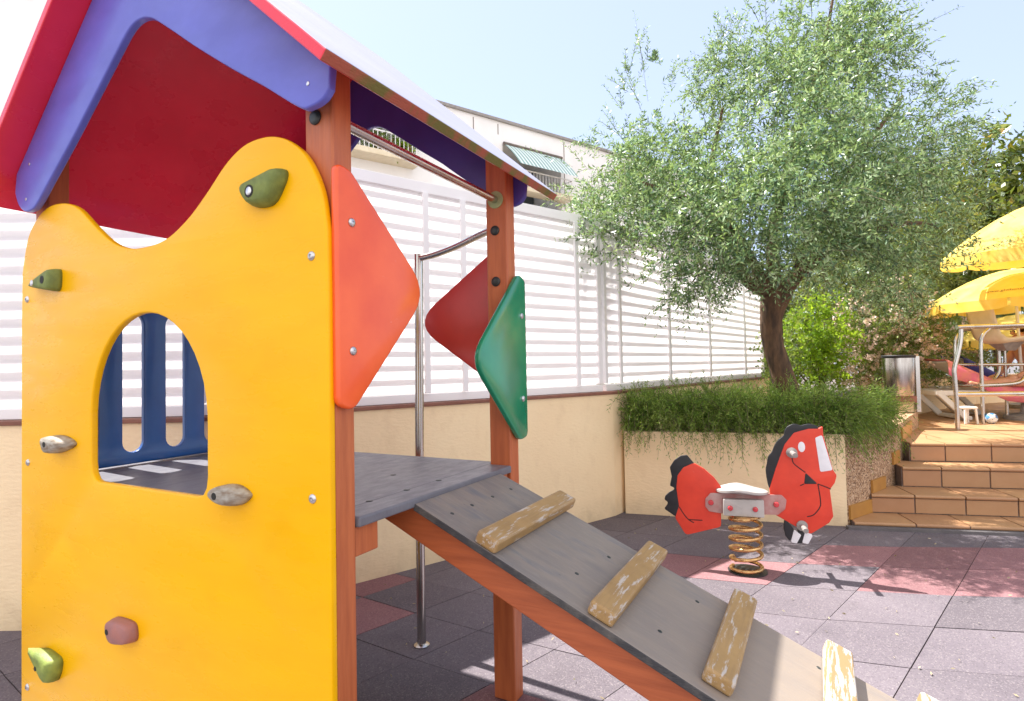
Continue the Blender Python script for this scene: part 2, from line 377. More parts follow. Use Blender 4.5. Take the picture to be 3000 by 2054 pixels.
M['dry'] = leaf_mat('dry_leaf', [(.2, (.30, .22, .12)), (.8, (.55, .48, .36))], .2, .8)
M['flower_red'] = leaf_mat('magenta_petal', [(.2, (.5, .05, .2)), (.8, (.7, .12, .1))], .3, .6)

# ------------------------------------------------------------------ foliage
def rand_dirs(n):
    v = rng.normal(size=(n, 3)); return v / np.linalg.norm(v, axis=1, keepdims=True)
def foliage_mesh(name, org, dirs, length, nleaf, llen, lwid, droop=.25, spread=.8, stem=True, jit=.3, pair=True):
    """sprays of small leaves: each spray is a thin curved stem that carries pairs of leaves"""
    n = len(org); V = []; F4 = []
    length = np.broadcast_to(length, (n,)).copy()
    t = (np.arange(nleaf) + .6) / nleaf
    side0 = np.cross(dirs, rand_dirs(n)); side0 /= np.linalg.norm(side0, axis=1, keepdims=True) + 1e-9
    oth = np.cross(dirs, side0)
    down = np.array([0, 0, -1.0])
    P = org[:, None, :] + dirs[:, None, :] * (t[None, :, None] * length[:, None, None]) + down * (droop * (length[:, None, None] * t[None, :, None] ** 2))
    tang = dirs[:, None, :] + down * (2 * droop * t[None, :, None]); tang /= np.linalg.norm(tang, axis=2, keepdims=True)
    ang = (np.arange(nleaf) * (math.pi if pair else 2.4)) + (np.arange(nleaf) // 2) * (math.pi / 2) * .7
    ang = ang[None, :] + rng.uniform(0, 6.28, (n, 1)) + rng.normal(0, .3, (n, nleaf))
    out = side0[:, None, :] * np.cos(ang)[..., None] + oth[:, None, :] * np.sin(ang)[..., None]
    ld = tang * (1 - spread) + out * spread + rng.normal(0, jit, (n, nleaf, 3)) * .5
    ld /= np.linalg.norm(ld, axis=2, keepdims=True)
    wd = np.cross(ld, tang + rng.normal(0, .5, (n, nleaf, 3))); wd /= np.linalg.norm(wd, axis=2, keepdims=True) + 1e-9
    nn = np.cross(ld, wd)
    L = llen * rng.uniform(.7, 1.2, (n, nleaf, 1)) * (1 - .35 * t[None, :, None]); W = lwid * rng.uniform(.8, 1.2, (n, nleaf, 1)) * .5
    a = P; b = P + ld * L * .5 + wd * W + nn * L * .04; c = P + ld * L - nn * L * .06; d = P + ld * L * .5 - wd * W + nn * L * .04
    q = np.stack([a, b, c, d], 2).reshape(-1, 3)
    nq = len(q) // 4
    verts = q; faces = np.arange(nq * 4).reshape(-1, 4)
    if stem:
        s0 = org; s1 = P[:, nleaf // 2]; s2 = P[:, -1]; w = side0 * .0022
        sv = np.stack([s0 + w, s0 - w, s1 - w, s1 + w, s2 - w * .4, s2 + w * .4], 1).reshape(-1, 3)
        k = len(verts); base = k + np.arange(n)[:, None] * 6
        sf = np.concatenate([base + np.array([0, 1, 2, 3]), base + np.array([3, 2, 4, 5])], 0)
        verts = np.concatenate([verts, sv]); faces = np.concatenate([faces, sf])
    me = bpy.data.meshes.new(name)
    me.vertices.add(len(verts)); me.vertices.foreach_set('co', verts.astype(np.float32).ravel())
    me.loops.add(len(faces) * 4); me.loops.foreach_set('vertex_index', faces.astype(np.int32).ravel())
    me.polygons.add(len(faces)); me.polygons.foreach_set('loop_start', np.arange(len(faces), dtype=np.int32) * 4)
    me.polygons.foreach_set('loop_total', np.full(len(faces), 4, np.int32))
    mi = np.zeros(len(faces), np.int32)
    if stem: mi[nq:] = 1
    me.polygons.foreach_set('material_index', mi)
    me.update(calc_edges=True)
    return me
def blob_sprays(blobs, per_m2, up=.25, shell=.75, rnd=.7):
    """spray roots and directions spread through a crown made of overlapping lumps"""
    O = []; D = []
    for (x, y, z, r) in blobs:
        sx = 1.0; n = int(per_m2 * r * r * 4)
        d = rand_dirs(n); rad = r * np.where(rng.random(n) < shell, rng.uniform(.62, 1.0, n), rng.uniform(.15, .7, n))
        O.append(np.array([x, y, z]) + d * rad[:, None])
        dd = d * .7 + rand_dirs(n) * rnd + np.array([0, 0, up]); D.append(dd / np.linalg.norm(dd, axis=1, keepdims=True))
    return np.concatenate(O), np.concatenate(D)

# ------------------------------------------------------------------ camera, sky, sun
pitch, roll = .0279, .0189
cr, sr, cp, sp = math.cos(roll), math.sin(roll), math.cos(pitch), math.sin(pitch)
right = Vector((cr, sr * sp, -sr * cp)); upv = Vector((sr, -cr * sp, cr * cp)); fwd = Vector((0, cp, sp))
cam = bpy.data.objects.new('camera', bpy.data.cameras.new('camera')); link(cam)
cam.matrix_world = Matrix.Translation((0, 0, 1.4)) @ Matrix((right, upv, -fwd)).transposed().to_4x4()
cam.data.sensor_width = 36; cam.data.sensor_fit = 'HORIZONTAL'; cam.data.lens = 36 * 1303.75 / 2324
cam.data.clip_start = .02; cam.data.clip_end = 800
sc.camera = cam
SUN_EL = R(61.5); SUN_AZ = R(-57)          # clockwise from +Y
w = bpy.data.worlds.new('World'); sc.world = w; w.use_nodes = True
nt = w.node_tree; bg = nt.nodes['Background']
sky = nt.nodes.new('ShaderNodeTexSky'); sky.sky_type = 'NISHITA'; sky.sun_disc = False
sky.sun_elevation = SUN_EL; sky.sun_rotation = SUN_AZ % (2 * math.pi)
sky.air_density = 1.0; sky.dust_density = 1.0; sky.ozone_density = 1.0
# bright summer haze: the clear sky colour washed towards white
gn = nt.nodes.new('ShaderNodeMix'); gn.data_type = 'RGBA'; gn.blend_type = 'MULTIPLY'; gn.inputs[0].default_value = 1; gn.inputs[7].default_value = (.36, .36, .36, 1)
hz = nt.nodes.new('ShaderNodeMix'); hz.data_type = 'RGBA'; hz.blend_type = 'ADD'; hz.inputs[0].default_value = 1; hz.inputs[7].default_value = (1.50, 1.64, 2.15, 1)
nt.links.new(sky.outputs[0], gn.inputs[6]); nt.links.new(gn.outputs[2], hz.inputs[6])
# added fill: the sky behind the camera (towards -Y) is brightened to lift shade
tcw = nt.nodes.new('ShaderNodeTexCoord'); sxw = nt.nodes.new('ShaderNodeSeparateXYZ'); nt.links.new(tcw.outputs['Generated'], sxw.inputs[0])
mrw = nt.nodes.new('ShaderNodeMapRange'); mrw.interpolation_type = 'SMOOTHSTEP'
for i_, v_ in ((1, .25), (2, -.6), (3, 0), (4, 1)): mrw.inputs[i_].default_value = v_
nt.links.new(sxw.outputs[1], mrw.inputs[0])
fill_sky = nt.nodes.new('ShaderNodeMix'); fill_sky.data_type = 'RGBA'; fill_sky.inputs[7].default_value = (4.9, 4.7, 4.7, 1)
nt.links.new(mrw.outputs[0], fill_sky.inputs[0]); nt.links.new(hz.outputs[2], fill_sky.inputs[6])
nt.links.new(fill_sky.outputs[2], bg.inputs[0]); bg.inputs[1].default_value = .15
sc.cycles.film_exposure = 2.3
sd = Vector((math.sin(SUN_AZ) * math.cos(SUN_EL), math.cos(SUN_AZ) * math.cos(SUN_EL), math.sin(SUN_EL)))
sl = bpy.data.lights.new('sun', 'SUN'); sl.energy = 5.0; sl.angle = R(.53); sl.color = (1, .955, .89)
so = bpy.data.objects.new('sun', sl); link(so); so.rotation_euler = (-sd).to_track_quat('-Z', 'Y').to_euler(); so.location = sd * 20
sc.view_settings.view_transform = 'Standard'; sc.view_settings.look = 'None'; sc.view_settings.exposure = 0; sc.view_settings.gamma = 1

# ------------------------------------------------------------------ setting: ground
g = MB(); g.add([(-60, -20, -.012), (90, -20, -.012), (90, 120, -.012), (-60, 120, -.012)], [(0, 1, 2, 3)])
tag(g.build('ground', M['asphalt']), kind='structure')
def rowline(x):
    xs = [-4, -1.5, -.4, .4, 1.14, 1.76, 2.59, 2.95, 4.2, 7]
    ys = [7.2, 5.35, 4.62, 4.16, 3.79, 3.585, 3.425, 3.38, 3.27, 3.1]
    return float(np.interp(x, xs, ys))
dirv = Vector((.711, .703)); nrm = Vector((-.703, .711))
def corner(i, j):
    c = .629 + .43 * i; lo, hi = -9.0, 12.0
    for _ in range(40):
        t = (lo + hi) / 2; p = nrm * c + dirv * t
        if p.y - rowline(p.x) - .47 * j > 0: hi = t
        else: lo = t
    return nrm * c + dirv * ((lo + hi) / 2)
J = MB(); J.add([(-7, -1, -.004), (9, -1, -.004), (9, 8, -.004), (-7, 8, -.004)], [(0, 1, 2, 3)])
tag(J.build('rubber_ground', M['rub_joint']), kind='structure')
T = MB()
redset = {(-1, 0), (0, 0), (2, -0), (-2, 0), (-3, 0), (-1, -1) if False else (9, 9), (2, 0), (3, 0), (3, -2), (5, -4), (6, -3), (7, -5), (4, -6), (8, -4), (5, -5)}
for i in range(-14, 16):
    for j in range(-12, 9):
        q = [corner(i, j), corner(i, j + 1), corner(i + 1, j + 1), corner(i + 1, j)]
        c = sum(q, Vector((0, 0))) / 4
        if not (-5.5 < c.x < 7.5 and -.6 < c.y < 7): continue
        gap = .0016 + .0016 * random.random(); e = random.uniform(-.0015, .0015)
        ins = []
        for k in range(4):
            p = q[k]; a = (q[k - 1] - p).normalized(); b = (q[(k + 1) % 4] - p).normalized()
            s = a.angle(b); ins.append(p + (a + b) * (gap / max(math.sin(s), .3)))
        red = (i, j) in redset or (j in (0, 1) and 2.3 < c.x) or (abs(c.x + .12) < .3 and abs(c.y - 2.5) < .22)
        top = [(p.x, p.y, .0 + e) for p in ins]; bot = [(p.x, p.y, -.006) for p in ins]
        area = sum(ins[k].x * ins[(k + 1) % 4].y - ins[(k + 1) % 4].x * ins[k].y for k in range(4))
        vs = top + bot
        fs = [(0, 1, 2, 3)] + [(k, k + 4, (k + 1) % 4 + 4, (k + 1) % 4) for k in range(4)]
        if area < 0: fs = [tuple(reversed(f)) for f in fs]
        T.add(vs, fs, 1 if red else 0)
tag(T.build('rubber_tiles', [M['rub_grey'], M['rub_red']]), kind='structure')
# ------------------------------------------------------------------ setting walls
WA, WB = Vector((-1.8, 3.2)), Vector((1.04, 5.445))
d1 = (WB - WA).normalized(); F3 = Vector((.93, 5.36)); F4 = Vector((4.3, 9.63)); d3 = (F4 - F3).normalized()
def left_n(d): return Vector((-d.y, d.x))
def wall_strip(pts, z0, z1, t0, t1):
    """solid strip along a polyline, from t0 (front offset) to t1 (behind)"""
    P = [Vector(p) for p in pts]; N = len(P); fr = []; bk = []
    for i in range(N):
        if i == 0: nn = left_n((P[1] - P[0]).normalized()); s = 1
        elif i == N - 1: nn = left_n((P[-1] - P[-2]).normalized()); s = 1
        else:
            a = left_n((P[i] - P[i - 1]).normalized()); b = left_n((P[i + 1] - P[i]).normalized())
            nn = (a + b).normalized(); s = 1 / nn.dot(a)
        fr.append(P[i] + nn * t0 * s); bk.append(P[i] + nn * t1 * s)
    mb = MB(); vs = []
    for i in range(N): vs += [(fr[i].x, fr[i].y, z0), (fr[i].x, fr[i].y, z1), (bk[i].x, bk[i].y, z1), (bk[i].x, bk[i].y, z0)]
    fs = []
    for i in range(N - 1):
        a, b = i * 4, i * 4 + 4
        fs += [(a, b, b + 1, a + 1), (a + 1, b + 1, b + 2, a + 2), (a + 2, b + 2, b + 3, a + 3), (a + 3, b + 3, b, a)]
    fs += [(0, 1, 2, 3), tuple((N - 1) * 4 + k for k in (3, 2, 1, 0))]
    mb.add(vs, fs); return mb
wline = [(-7.0, 3.2), tuple(WA), tuple(F3), tuple(F4)]
gw = wall_strip(wline, -.05, 1.125, 0, .22).build('garden_wall', M['render'])
tag(gw, 'long low cream rendered wall with terracotta coping under the white louvre fence', 'wall')
cp_ = wall_strip(wline, 1.125, 1.15, -.018, .238).build('coping', M['cap_tile'], gw, bevel=.004)

def louvre(P0, P1, z0, z1, posts, label, sub=0):
    P0 = Vector(P0); P1 = Vector(P1); d = (P1 - P0); L = d.length
    root = empty('louvre_fence', (P0.x, P0.y, 0), math.atan2(d.y, d.x)); tag(root, label, 'fence', 'white louvre fence sections on the garden wall')
    f = MB(); f.box((L / 2, .10, z0 + .03), (L - .004, .05, .06)); f.box((L / 2, .10, z1 - .04), (L - .004, .05, .08))
    f.box((.025, .10, (z0 + z1) / 2), (.05, .056, z1 - z0 - .145)); f.box((L - .025, .10, (z0 + z1) / 2), (.05, .056, z1 - z0 - .145))
    f.build('frame', M['white_metal'], root, bevel=.003)
    s = MB(); n = int((z1 - z0 - .16) / .096); rot = Matrix.Rotation(R(38), 3, 'X')
    for k in range(n):
        ja, jb = random.gauss(0, .0016), random.gauss(0, .0016)
        z = z0 + .115 + k * (z1 - z0 - .2) / (n - 1)
        # each blade: a shallow folded strip
        prof = [(.020, -.050), (.009, -.016), (-.010, .020), (-.020, .053)]
        vs = []
        for x in (.052, L - .052):
            for (y, zz) in prof: vs.append((x, .10 + y * .9, z + zz + (ja if x < 1 else jb)))
            for (y, zz) in reversed(prof): vs.append((x, .10 + y * .9 + .004, z + zz + (ja if x < 1 else jb)))
        fs = [(i, i + 1, i + 9, i + 8) for i in range(7)] + [(7, 0, 8, 15)]
        s.add(vs, fs)
    s.build('louvre_blades', M['blade'], root)
    for x in posts:
        p = MB(); p.box((x, .057, (z0 + z1) / 2 - .01), (.045, .022, z1 - z0 - .15)); p.build('upright', M['white_metal'], root, bevel=.003)
    return root
Z0, Z1 = 1.152, 2.78
louvre((-7.0, 3.2), (-1.82, 3.2), Z0, Z1, [.8, 2.1, 3.4], 'left section of white louvre fence seen past the yellow climbing wall')
louvre(WA + d1 * .05, F3 - d1 * .045, Z0, Z1, [1.50, 1.83, 3.05], 'middle section of white louvre fence behind the blue deck and green panel')
louvre(F3 + d3 * .01, F4, Z0, Z1, [.28, 1.48, 2.80, 4.34], 'right section of white louvre fence running behind the olive tree trunk')

# raised planter with pebble-dash flank
PLN = empty('raised_planter', (0, 0, 0)); tag(PLN, 'raised planter with cream front and pebble dash flank beside the steps', 'planter')
pl = MB()
front = [(1.04, 5.44), (2.80, 4.88)]; flank = [(2.80, 4.88), (3.20, 5.16), (3.62, 5.50), (3.90, 5.78), (4.40, 6.40), (4.86, 6.92)]
q = MB(); q.add([(1.04, 5.44, -.03), (2.80, 4.88, -.03), (2.80, 4.88, .77), (1.04, 5.44, .77), (1.10, 5.62, .77), (2.86, 5.06, .77), (2.86, 5.06, -.03), (1.10, 5.62, -.03)],
      [(0, 1, 2, 3), (3, 2, 5, 4), (4, 5, 6, 7), (0, 3, 4, 7), (1, 6, 5, 2)])
q.build('front_wall', M['render'], PLN)
fl = wall_strip([(2.803, 4.883)] + flank[1:], -.03, .765, 0, .26).build('flank_wall', M['pebble'], PLN)
for (a, b, z0, z1) in [((2.82, 4.895), (3.16, 5.13), .055, .17), ((3.16, 5.13), (3.40, 5.322), .22, .33), ((3.57, 5.46), (3.73, 5.61), .405, .52), ((3.84, 5.72), (4.40, 6.395), .585, .72)]:
    a = Vector(a); b = Vector(b); n = -left_n((b - a).normalized())
    a2 = a + n * .018; b2 = b + n * .018; sk = MB()
    sk.add([(a.x, a.y, z0), (b.x, b.y, z0), (b.x, b.y, z1), (a.x, a.y, z1), (a2.x, a2.y, z0), (b2.x, b2.y, z0), (b2.x, b2.y, z1), (a2.x, a2.y, z1)],
           [(4, 5, 6, 7), (7, 6, 2, 3), (0, 4, 7, 3), (5, 1, 2, 6), (0, 1, 5, 4)])
    sk.build('skirting_tile', M['skirting'], PLN)
so_ = MB(); so_.add([(1.1, 5.6, .70), (2.86, 5.04, .70), (4.7, 7.2, .70), (3.4, 8.4, .70), (1.02, 5.55, .70)], [(0, 1, 2, 3, 4)]); so_.build('soil', M['soil'], PLN)

# ------------------------------------------------------------------ steps and terrace
es = Vector((.977, -.215)); ns = Vector((.215, .977)); AS = math.atan2(es.y, es.x)
ST = empty('tiled_steps', (0, 0, 0), AS); tag(ST, 'terracotta tiled steps rising to the pool terrace at the right', 'steps')
fr = [5.325, 5.665, 6.02, 6.335]; zz = [.05, .215, .40, .58]; lf = [1.72, 1.97, 2.36, 2.56]; XR = 7.2
for k in range(4):
    st = MB(); nxt = fr[k + 1] if k < 3 else fr[3] + .34
    z0 = zz[k - 1] if k else -.02; tz = zz[k]
    # carcass in grout colour, then tiles on top
    x0 = lf[k]
    st.box(((x0 + XR) / 2, (fr[k] + nxt + .2) / 2 + .004, (z0 + tz) / 2 - .006), (XR - x0, nxt + .2 - fr[k], tz - z0), 1)
    x = x0 + (.06 if k else .28); off = [.0, .0, .0, .0][k]
    cuts = [x0] + [x0 + .36 + .386 * i + (.1 if k == 0 else 0) - .02 * k for i in range(0, 20)]
    for a, b in zip(cuts[:-1], cuts[1:]):
        if b > XR: break
        gp = .006
        # nosing profile along x : rounded front
        y0 = fr[k] - (.022 if k else .008); prof = []
        th = .03
        for t in range(7):
            an = -math.pi / 2 + math.pi * t / 6
            prof.append((y0 + .015 - .015 * math.cos(an), tz - th / 2 + .003 + th / 2 * math.sin(an)))
        prof += [(nxt + .03, tz + .003), (nxt + .03, tz - th + .003)]
        n = len(prof); vs = [(xx, y, z) for xx in (a + gp, b - gp) for (y, z) in prof]
        fs = [(i, (i + 1) % n, n + (i + 1) % n, n + i) for i in range(n)] + [tuple(range(n - 1, -1, -1)), tuple(range(n, 2 * n))]
        st.add(vs, fs, 0)
        if k:
            st.box(((a + b) / 2 + .004, fr[k] - .001, (z0 + tz) / 2 - .010), (b - a - 2 * gp, .012, tz - z0 - .044), 0)
    st.build('step', [M['tile'], M['grout']], ST)
kb = MB(); kb.box(((1.66 + XR) / 2, 5.30, .006), (XR - 1.66, .06, .03)); kb.build('concrete_edge', M['asphalt'], ST)
# terrace
tb = MB(); tb.add([(*(es * 2.6 + ns * 6.62), .567), (*(es * 30 + ns * 6.62), .567), (*(es * 30 + ns * 30), .567), (*(es * 1.6 + ns * 30), .567)], [(0, 1, 2, 3)])
tag(tb.build('terrace', M['grout']), kind='structure')
tt = MB()
for i in range(0, 24):
    for j in range(0, 14):
        a = es * (2.62 + .39 * i) + ns * (6.69 + .39 * j); dx = es * .378; dy = ns * .378
        z = .583 + random.uniform(-.001, .001)
        tt.add([(*a, z), (*(a + dx), z), (*(a + dx + dy), z), (*(a + dy), z)], [(0, 1, 2, 3)])
tag(tt.build('terrace_tiles', M['tile']), kind='structure')
# rendered planter wall at the back of the terrace
bw = wall_strip([(4.86, 6.99), (5.1, 7.6), (5.75, 8.30), (6.6, 9.05), (8.2, 10.2), (14, 12.2)], .56, 1.07, 0, .2).build('terrace_wall', M['render'])
tag(bw, 'low ochre rendered planting wall behind the steel bin and white lounger', 'wall')
cw = wall_strip([(4.86, 6.99), (5.1, 7.6), (5.75, 8.30), (6.6, 9.05), (8.2, 10.2), (14, 12.2)], 1.07, 1.085, -.012, .212).build('coping', M['pebble'], bw)

# ------------------------------------------------------------------ playhouse
PH = empty('playhouse', (-.4826, 1.5609, 0), -.4904)
tag(PH, 'wooden climbing playhouse with yellow front, red roof, blue deck and cleated ramp', 'playhouse')
W, D = 1.66, 1.055; DK = .985
AP = (-.83, 3.045); ER = (.15, 2.165); EL = (-1.81, 2.115); TH = .032      # roof ridge and eaves (top surface)
def roof_z(x):
    a, b = (AP, ER) if x > AP[0] else (AP, EL)
    return a[1] + (b[1] - a[1]) * (x - a[0]) / (b[0] - a[0]) - TH * 1.42
def post(x0, x1, y0, y1):
    p = MB(); z = [roof_z(x) - .004 for x in (x0, x1)]
    vs = [(x0, y0, 0), (x1, y0, 0), (x1, y1, 0), (x0, y1, 0), (x0, y0, z[0]), (x1, y0, z[1]), (x1, y1, z[1]), (x0, y1, z[0])]
    p.add(vs, [(3, 2, 1, 0), (4, 5, 6, 7), (0, 1, 5, 4), (1, 2, 6, 5), (2, 3, 7, 6), (3, 0, 4, 7)])
    return p.build('corner_post', M['wood'], PH, bevel=.006)
p_fr = post(-.105, 0, 0, .075); p_br = post(-.095, .006, .985, 1.06); p_fl = post(-W, -W + .105, 0, .075); p_bl = post(-W, -W + .105, .985, 1.06)
def disc(name, c, axis, r, h, m, parent, prof=None, n=18):
    """small turned piece: cap, bolt head, washer"""
    ax = Vector(axis).normalized(); mt = Matrix.Translation(c) @ ax.to_track_quat('Z', 'Y').to_matrix().to_4x4()
    mb = MB(); mb.lathe(prof or [(r, 0), (r, h * .5), (r * .82, h * .9), (r * .4, h)], n, 0, mt)
    return mb.build(name, m, parent, smooth=40)
for (pp, x, y, z, ax) in [(p_fr, -.062, 0, 2.107, (0, -1, 0)), (p_br, -.05, .985, 1.985, (0, -1, 0)), (p_br, -.05, .985, 1.765, (0, -1, 0))]:
    disc('bolt_cap', (x, y, z), ax, .021, .009, M['black_cap'], pp)
# deck
dk = MB(); zt = DK
dk.box((-W / 2 + .005, .53, zt - .015), (W - .2, 1.03, .03)); dk.box((-.045, .53, zt - .0151), (.111, .905, .0299)); dk.box((-W + .05, .53, zt - .0152), (.11, .905, .0298))
dko = dk.build('deck', M['deck_ply'], PH, bevel=.006)
for (x, y) in [(-.10, .24), (-.095, .42), (-.09, .60), (-.30, .3), (-.32, .62)]: disc('screw', (x, y, zt), (0, 0, 1), .012, .002, M['black_cap'], dko, [(.012, 0), (.010, .0015)], 12)
for (x, y0, y1) in [(-.05, .08, .175), (-.05, .90, .98)]:
    b_ = MB(); b_.box((x, (y0 + y1) / 2, .912), (.085, y1 - y0, .085)); b_.build('deck_bracket', M['wood'], PH, bevel=.005)
for y in (.035, 1.02):
    b_ = MB(); b_.box((-W / 2, y, .90), (W - .22, .05, .10)); b_.build('floor_joist', M['wood_x'], PH, bevel=.004)
# yellow climbing front
hump = [(-1.70, 1.82), (-1.655, 1.955), (-1.575, 2.03), (-1.485, 2.062), (-1.37, 2.058), (-1.27, 2.024), (-1.15, 1.938), (-1.045, 1.872), (-.95, 1.838), (-.86, 1.828), (-.73, 1.838), (-.612, 1.887), (-.511, 1.956), (-.415, 2.033), (-.333, 2.073), (-.256, 2.081), (-.19, 2.071), (-.128, 2.042), (-.066, 1.985), (-.016, 1.889), (.004, 1.78)]
out = [(.006, .035), (.006, .5), (.006, 1.2), (.006, 1.6)] + list(reversed(catmull(hump, 5, False))) + [(-1.704, 1.6), (-1.70, 1.2), (-1.695, .5), (-1.69, .035)]
win = rounded([(-.508, 1.015), (-1.168, 1.015), (-1.172, 1.27)], [.04, .05, .3])
win = [(-.508, 1.08), (-.508, 1.25)] + [(-.84 + .332 * math.cos(a), 1.25 + .355 * math.sin(a)) for a in np.linspace(.05, math.pi - .05, 22)] + [(-1.172, 1.25), (-1.172, 1.08)]
win = win + [(-1.166, 1.045), (-1.148, 1.022), (-1.12, 1.015), (-.555, 1.015), (-.53, 1.022), (-.514, 1.045)]
CW = board('climbing_wall', [out, win], .026, 'xz', -.016, M['yellow'], PH, .007)
yf = -.029
def hexbolt(name, c, ax, r, parent, m=None):
    return disc(name, c, ax, r, r * .5, m or M['bolt'], parent, [(r * 1.0, 0), (r * 1.0, r * .15), (r * .92, r * .3), (r * .62, r * .5), (r * .35, r * .52), (r * .33, r * .30)])
for (x, z) in [(-.052, 1.712), (-.056, 1.053), (-1.652, 1.708), (-1.640, 1.053), (-.056, .39), (-1.636, .17)]:
    hexbolt('bolt', (x, yf + .001, z), (0, -1, 0), .0135, CW)
def hold(pts, m, depth=.045, bolt=None, hole=None, knob=(), fs=.66, sh=(0, 0)):
    pts = catmull(pts, 4); cx = sum(p[0] for p in pts) / len(pts); cz = sum(p[1] for p in pts) / len(pts)
    ring = lambda k, y, o=(0, 0): [(cx + (x - cx) * k + o[0], y, cz + (z - cz) * k + o[1]) for x, z in pts]
    o = hull_obj('climbing_hold', ring(1, yf + .002) + ring(.99, yf - depth * .3) + ring(.93, yf - depth * .62, (sh[0] * .4, 0)) + ring((fs + .93) / 2 + .04, yf - depth * .88, (sh[0] * .8, 0)) + ring(fs, yf - depth, sh) + [(x, yf - d, z) for (x, z, d) in knob], m, CW)
    y = yf - depth
    if hole: disc('hole_shade_disc', (hole[0], y + .0022, hole[1]), (0, -1, 0), hole[2], .003, M['hole_shade'], o, [(hole[2], 0), (hole[2] * .96, .003)])  # flat dark disc: the shade inside the hole is put into its colour
    if bolt: disc('hold_bolt', (bolt[0], y + .0022, bolt[1]), (0, -1, 0), .011, .006, M['bolt'], o, [(.012, 0), (.012, .004), (.008, .006)])
    return o
h1 = [(-.315, 1.922), (-.299, 1.944), (-.238, 1.946), (-.164, 1.968), (-.139, 1.957), (-.15, 1.923), (-.196, 1.874), (-.277, 1.88)]
hold(h1, M['hold_green'], .042, bolt=(-.252, 1.912), hole=(-.252, 1.912, .019))
h2 = [(-1.568, 1.748), (-1.543, 1.765), (-1.464, 1.79), (-1.397, 1.806), (-1.377, 1.789), (-1.384, 1.73), (-1.42, 1.722), (-1.498, 1.737)]
hold(h2, M['hold_green'], .042, bolt=(-1.512, 1.757), hole=(-1.435, 1.764, .016), fs=.7)
hold([(-1.433, 1.166), (-1.344, 1.172), (-1.272, 1.152), (-1.287, 1.131), (-1.393, 1.104), (-1.422, 1.125)], M['hold_grey'], .05, hole=(-1.395, 1.142, .011), fs=.62, sh=(-.02, 0))
hold([(-.451, 1.036), (-.422, 1.062), (-.352, 1.068), (-.302, 1.048), (-.308, 1.029), (-.352, 1.008), (-.412, 1.013)], M['hold_grey'], .045, hole=(-.41, 1.037, .011), fs=.62, sh=(-.015, 0))
hold([(-1.022, .536), (-.994, .566), (-.896, .567), (-.874, .542), (-.879, .508), (-.922, .494), (-.994, .489)], M['hold_pink'], .04, hole=(-.99, .528, .010), fs=.74)
hold([(-1.50, .345), (-1.46, .358), (-1.404, .352), (-1.364, .338), (-1.368, .296), (-1.395, .255), (-1.425, .258), (-1.47, .305)], M['hold_lime'], .05, hole=(-1.455, .305, .009), fs=.6, knob=[(-1.532, .362, .040), (-1.522, .345, .046), (-1.54, .350, .034), (-1.51, .358, .046)])
# gable boards
def gable(y, m, name, lift=0):
    yb = y
    zt = lambda x: roof_z(x) - .003
    o = [(-1.66, zt(-1.66)), (AP[0], zt(AP[0])), (.062, zt(.062))]
    inner = catmull([(.055, 2.135), (.03, 2.112), (-.015, 2.102), (-.06, 2.112), (-.2, 2.205), (-.331, 2.287), (-.50, 2.40), (-.62, 2.486), (-.70, 2.542), (-.745, 2.568), (-.79, 2.580), (-.835, 2.577), (-.88, 2.556), (-.95, 2.50), (-1.10, 2.375), (-1.25, 2.252), (-1.40, 2.138), (-1.497, 2.063), (-1.545, 2.047), (-1.60, 2.052), (-1.645, 2.085), (-1.672, 2.135)], 4, False)
    inner = [(x, z + lift * min(1, max(0, (z - 2.12) / .2))) for x, z in inner]
    return board(name, [o + inner], .026, 'xz', yb, m, PH, .006)
GB = gable(-.052, M['violet'], 'gable_board')
for (x, z) in [(-.02, 2.165), (-1.575, 2.095), (-1.55, 2.23)]: disc('screw', (x, -.0655, z), (0, -1, 0), .006, .002, M['bolt'], GB, None, 10)
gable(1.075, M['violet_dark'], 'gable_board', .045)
# roof slabs
def slab(a, b, y0, y1, name):
    d = Vector((b[0] - a[0], b[1] - a[1])).normalized(); n = Vector((-d.y, d.x));
    if n.y < 0: n = -n
    al = Vector(a); bl = Vector(b); a2 = Vector((a[0], a[1] - TH / abs(n.y))); b2 = bl - n * TH
    mb = MB(); N = 14
    vs = []
    for k in range(N + 1):
        y = y0 + (y1 - y0) * k / N
        for p in (al, bl, b2, a2): vs.append((p.x, y, p.y))
    for k in range(N):
        i = k * 4; j = i + 4
        s = 1 if b[0] > a[0] else -1
        quad = [((i, j, j + 1, i + 1), 0), ((i + 1, j + 1, j + 2, i + 2), 2), ((i + 2, j + 2, j + 3, i + 3), 1)]
        for f, mi in quad: mb.add([], [], mi); mb.f.append(list(f) if s < 0 else list(reversed(f))); mb.m.append(mi)
    mb.v = vs
    e = N * 4
    mb.f += [[0, 1, 2, 3], [e + 3, e + 2, e + 1, e]]; mb.m += [1, 2]
    o = mb.build(name, [M['roof_top'], M['roof_red'], M['roof_edge']], PH, bevel=.004)
    bm = bmesh.new(); bm.from_mesh(o.data); bmesh.ops.recalc_face_normals(bm, faces=bm.faces); bm.to_mesh(o.data); bm.free()
    return o
slab(AP, ER, -.165, 1.207, 'roof_panel'); slab((AP[0] - .0005, AP[1]), EL, -.165, 1.207, 'roof_panel')
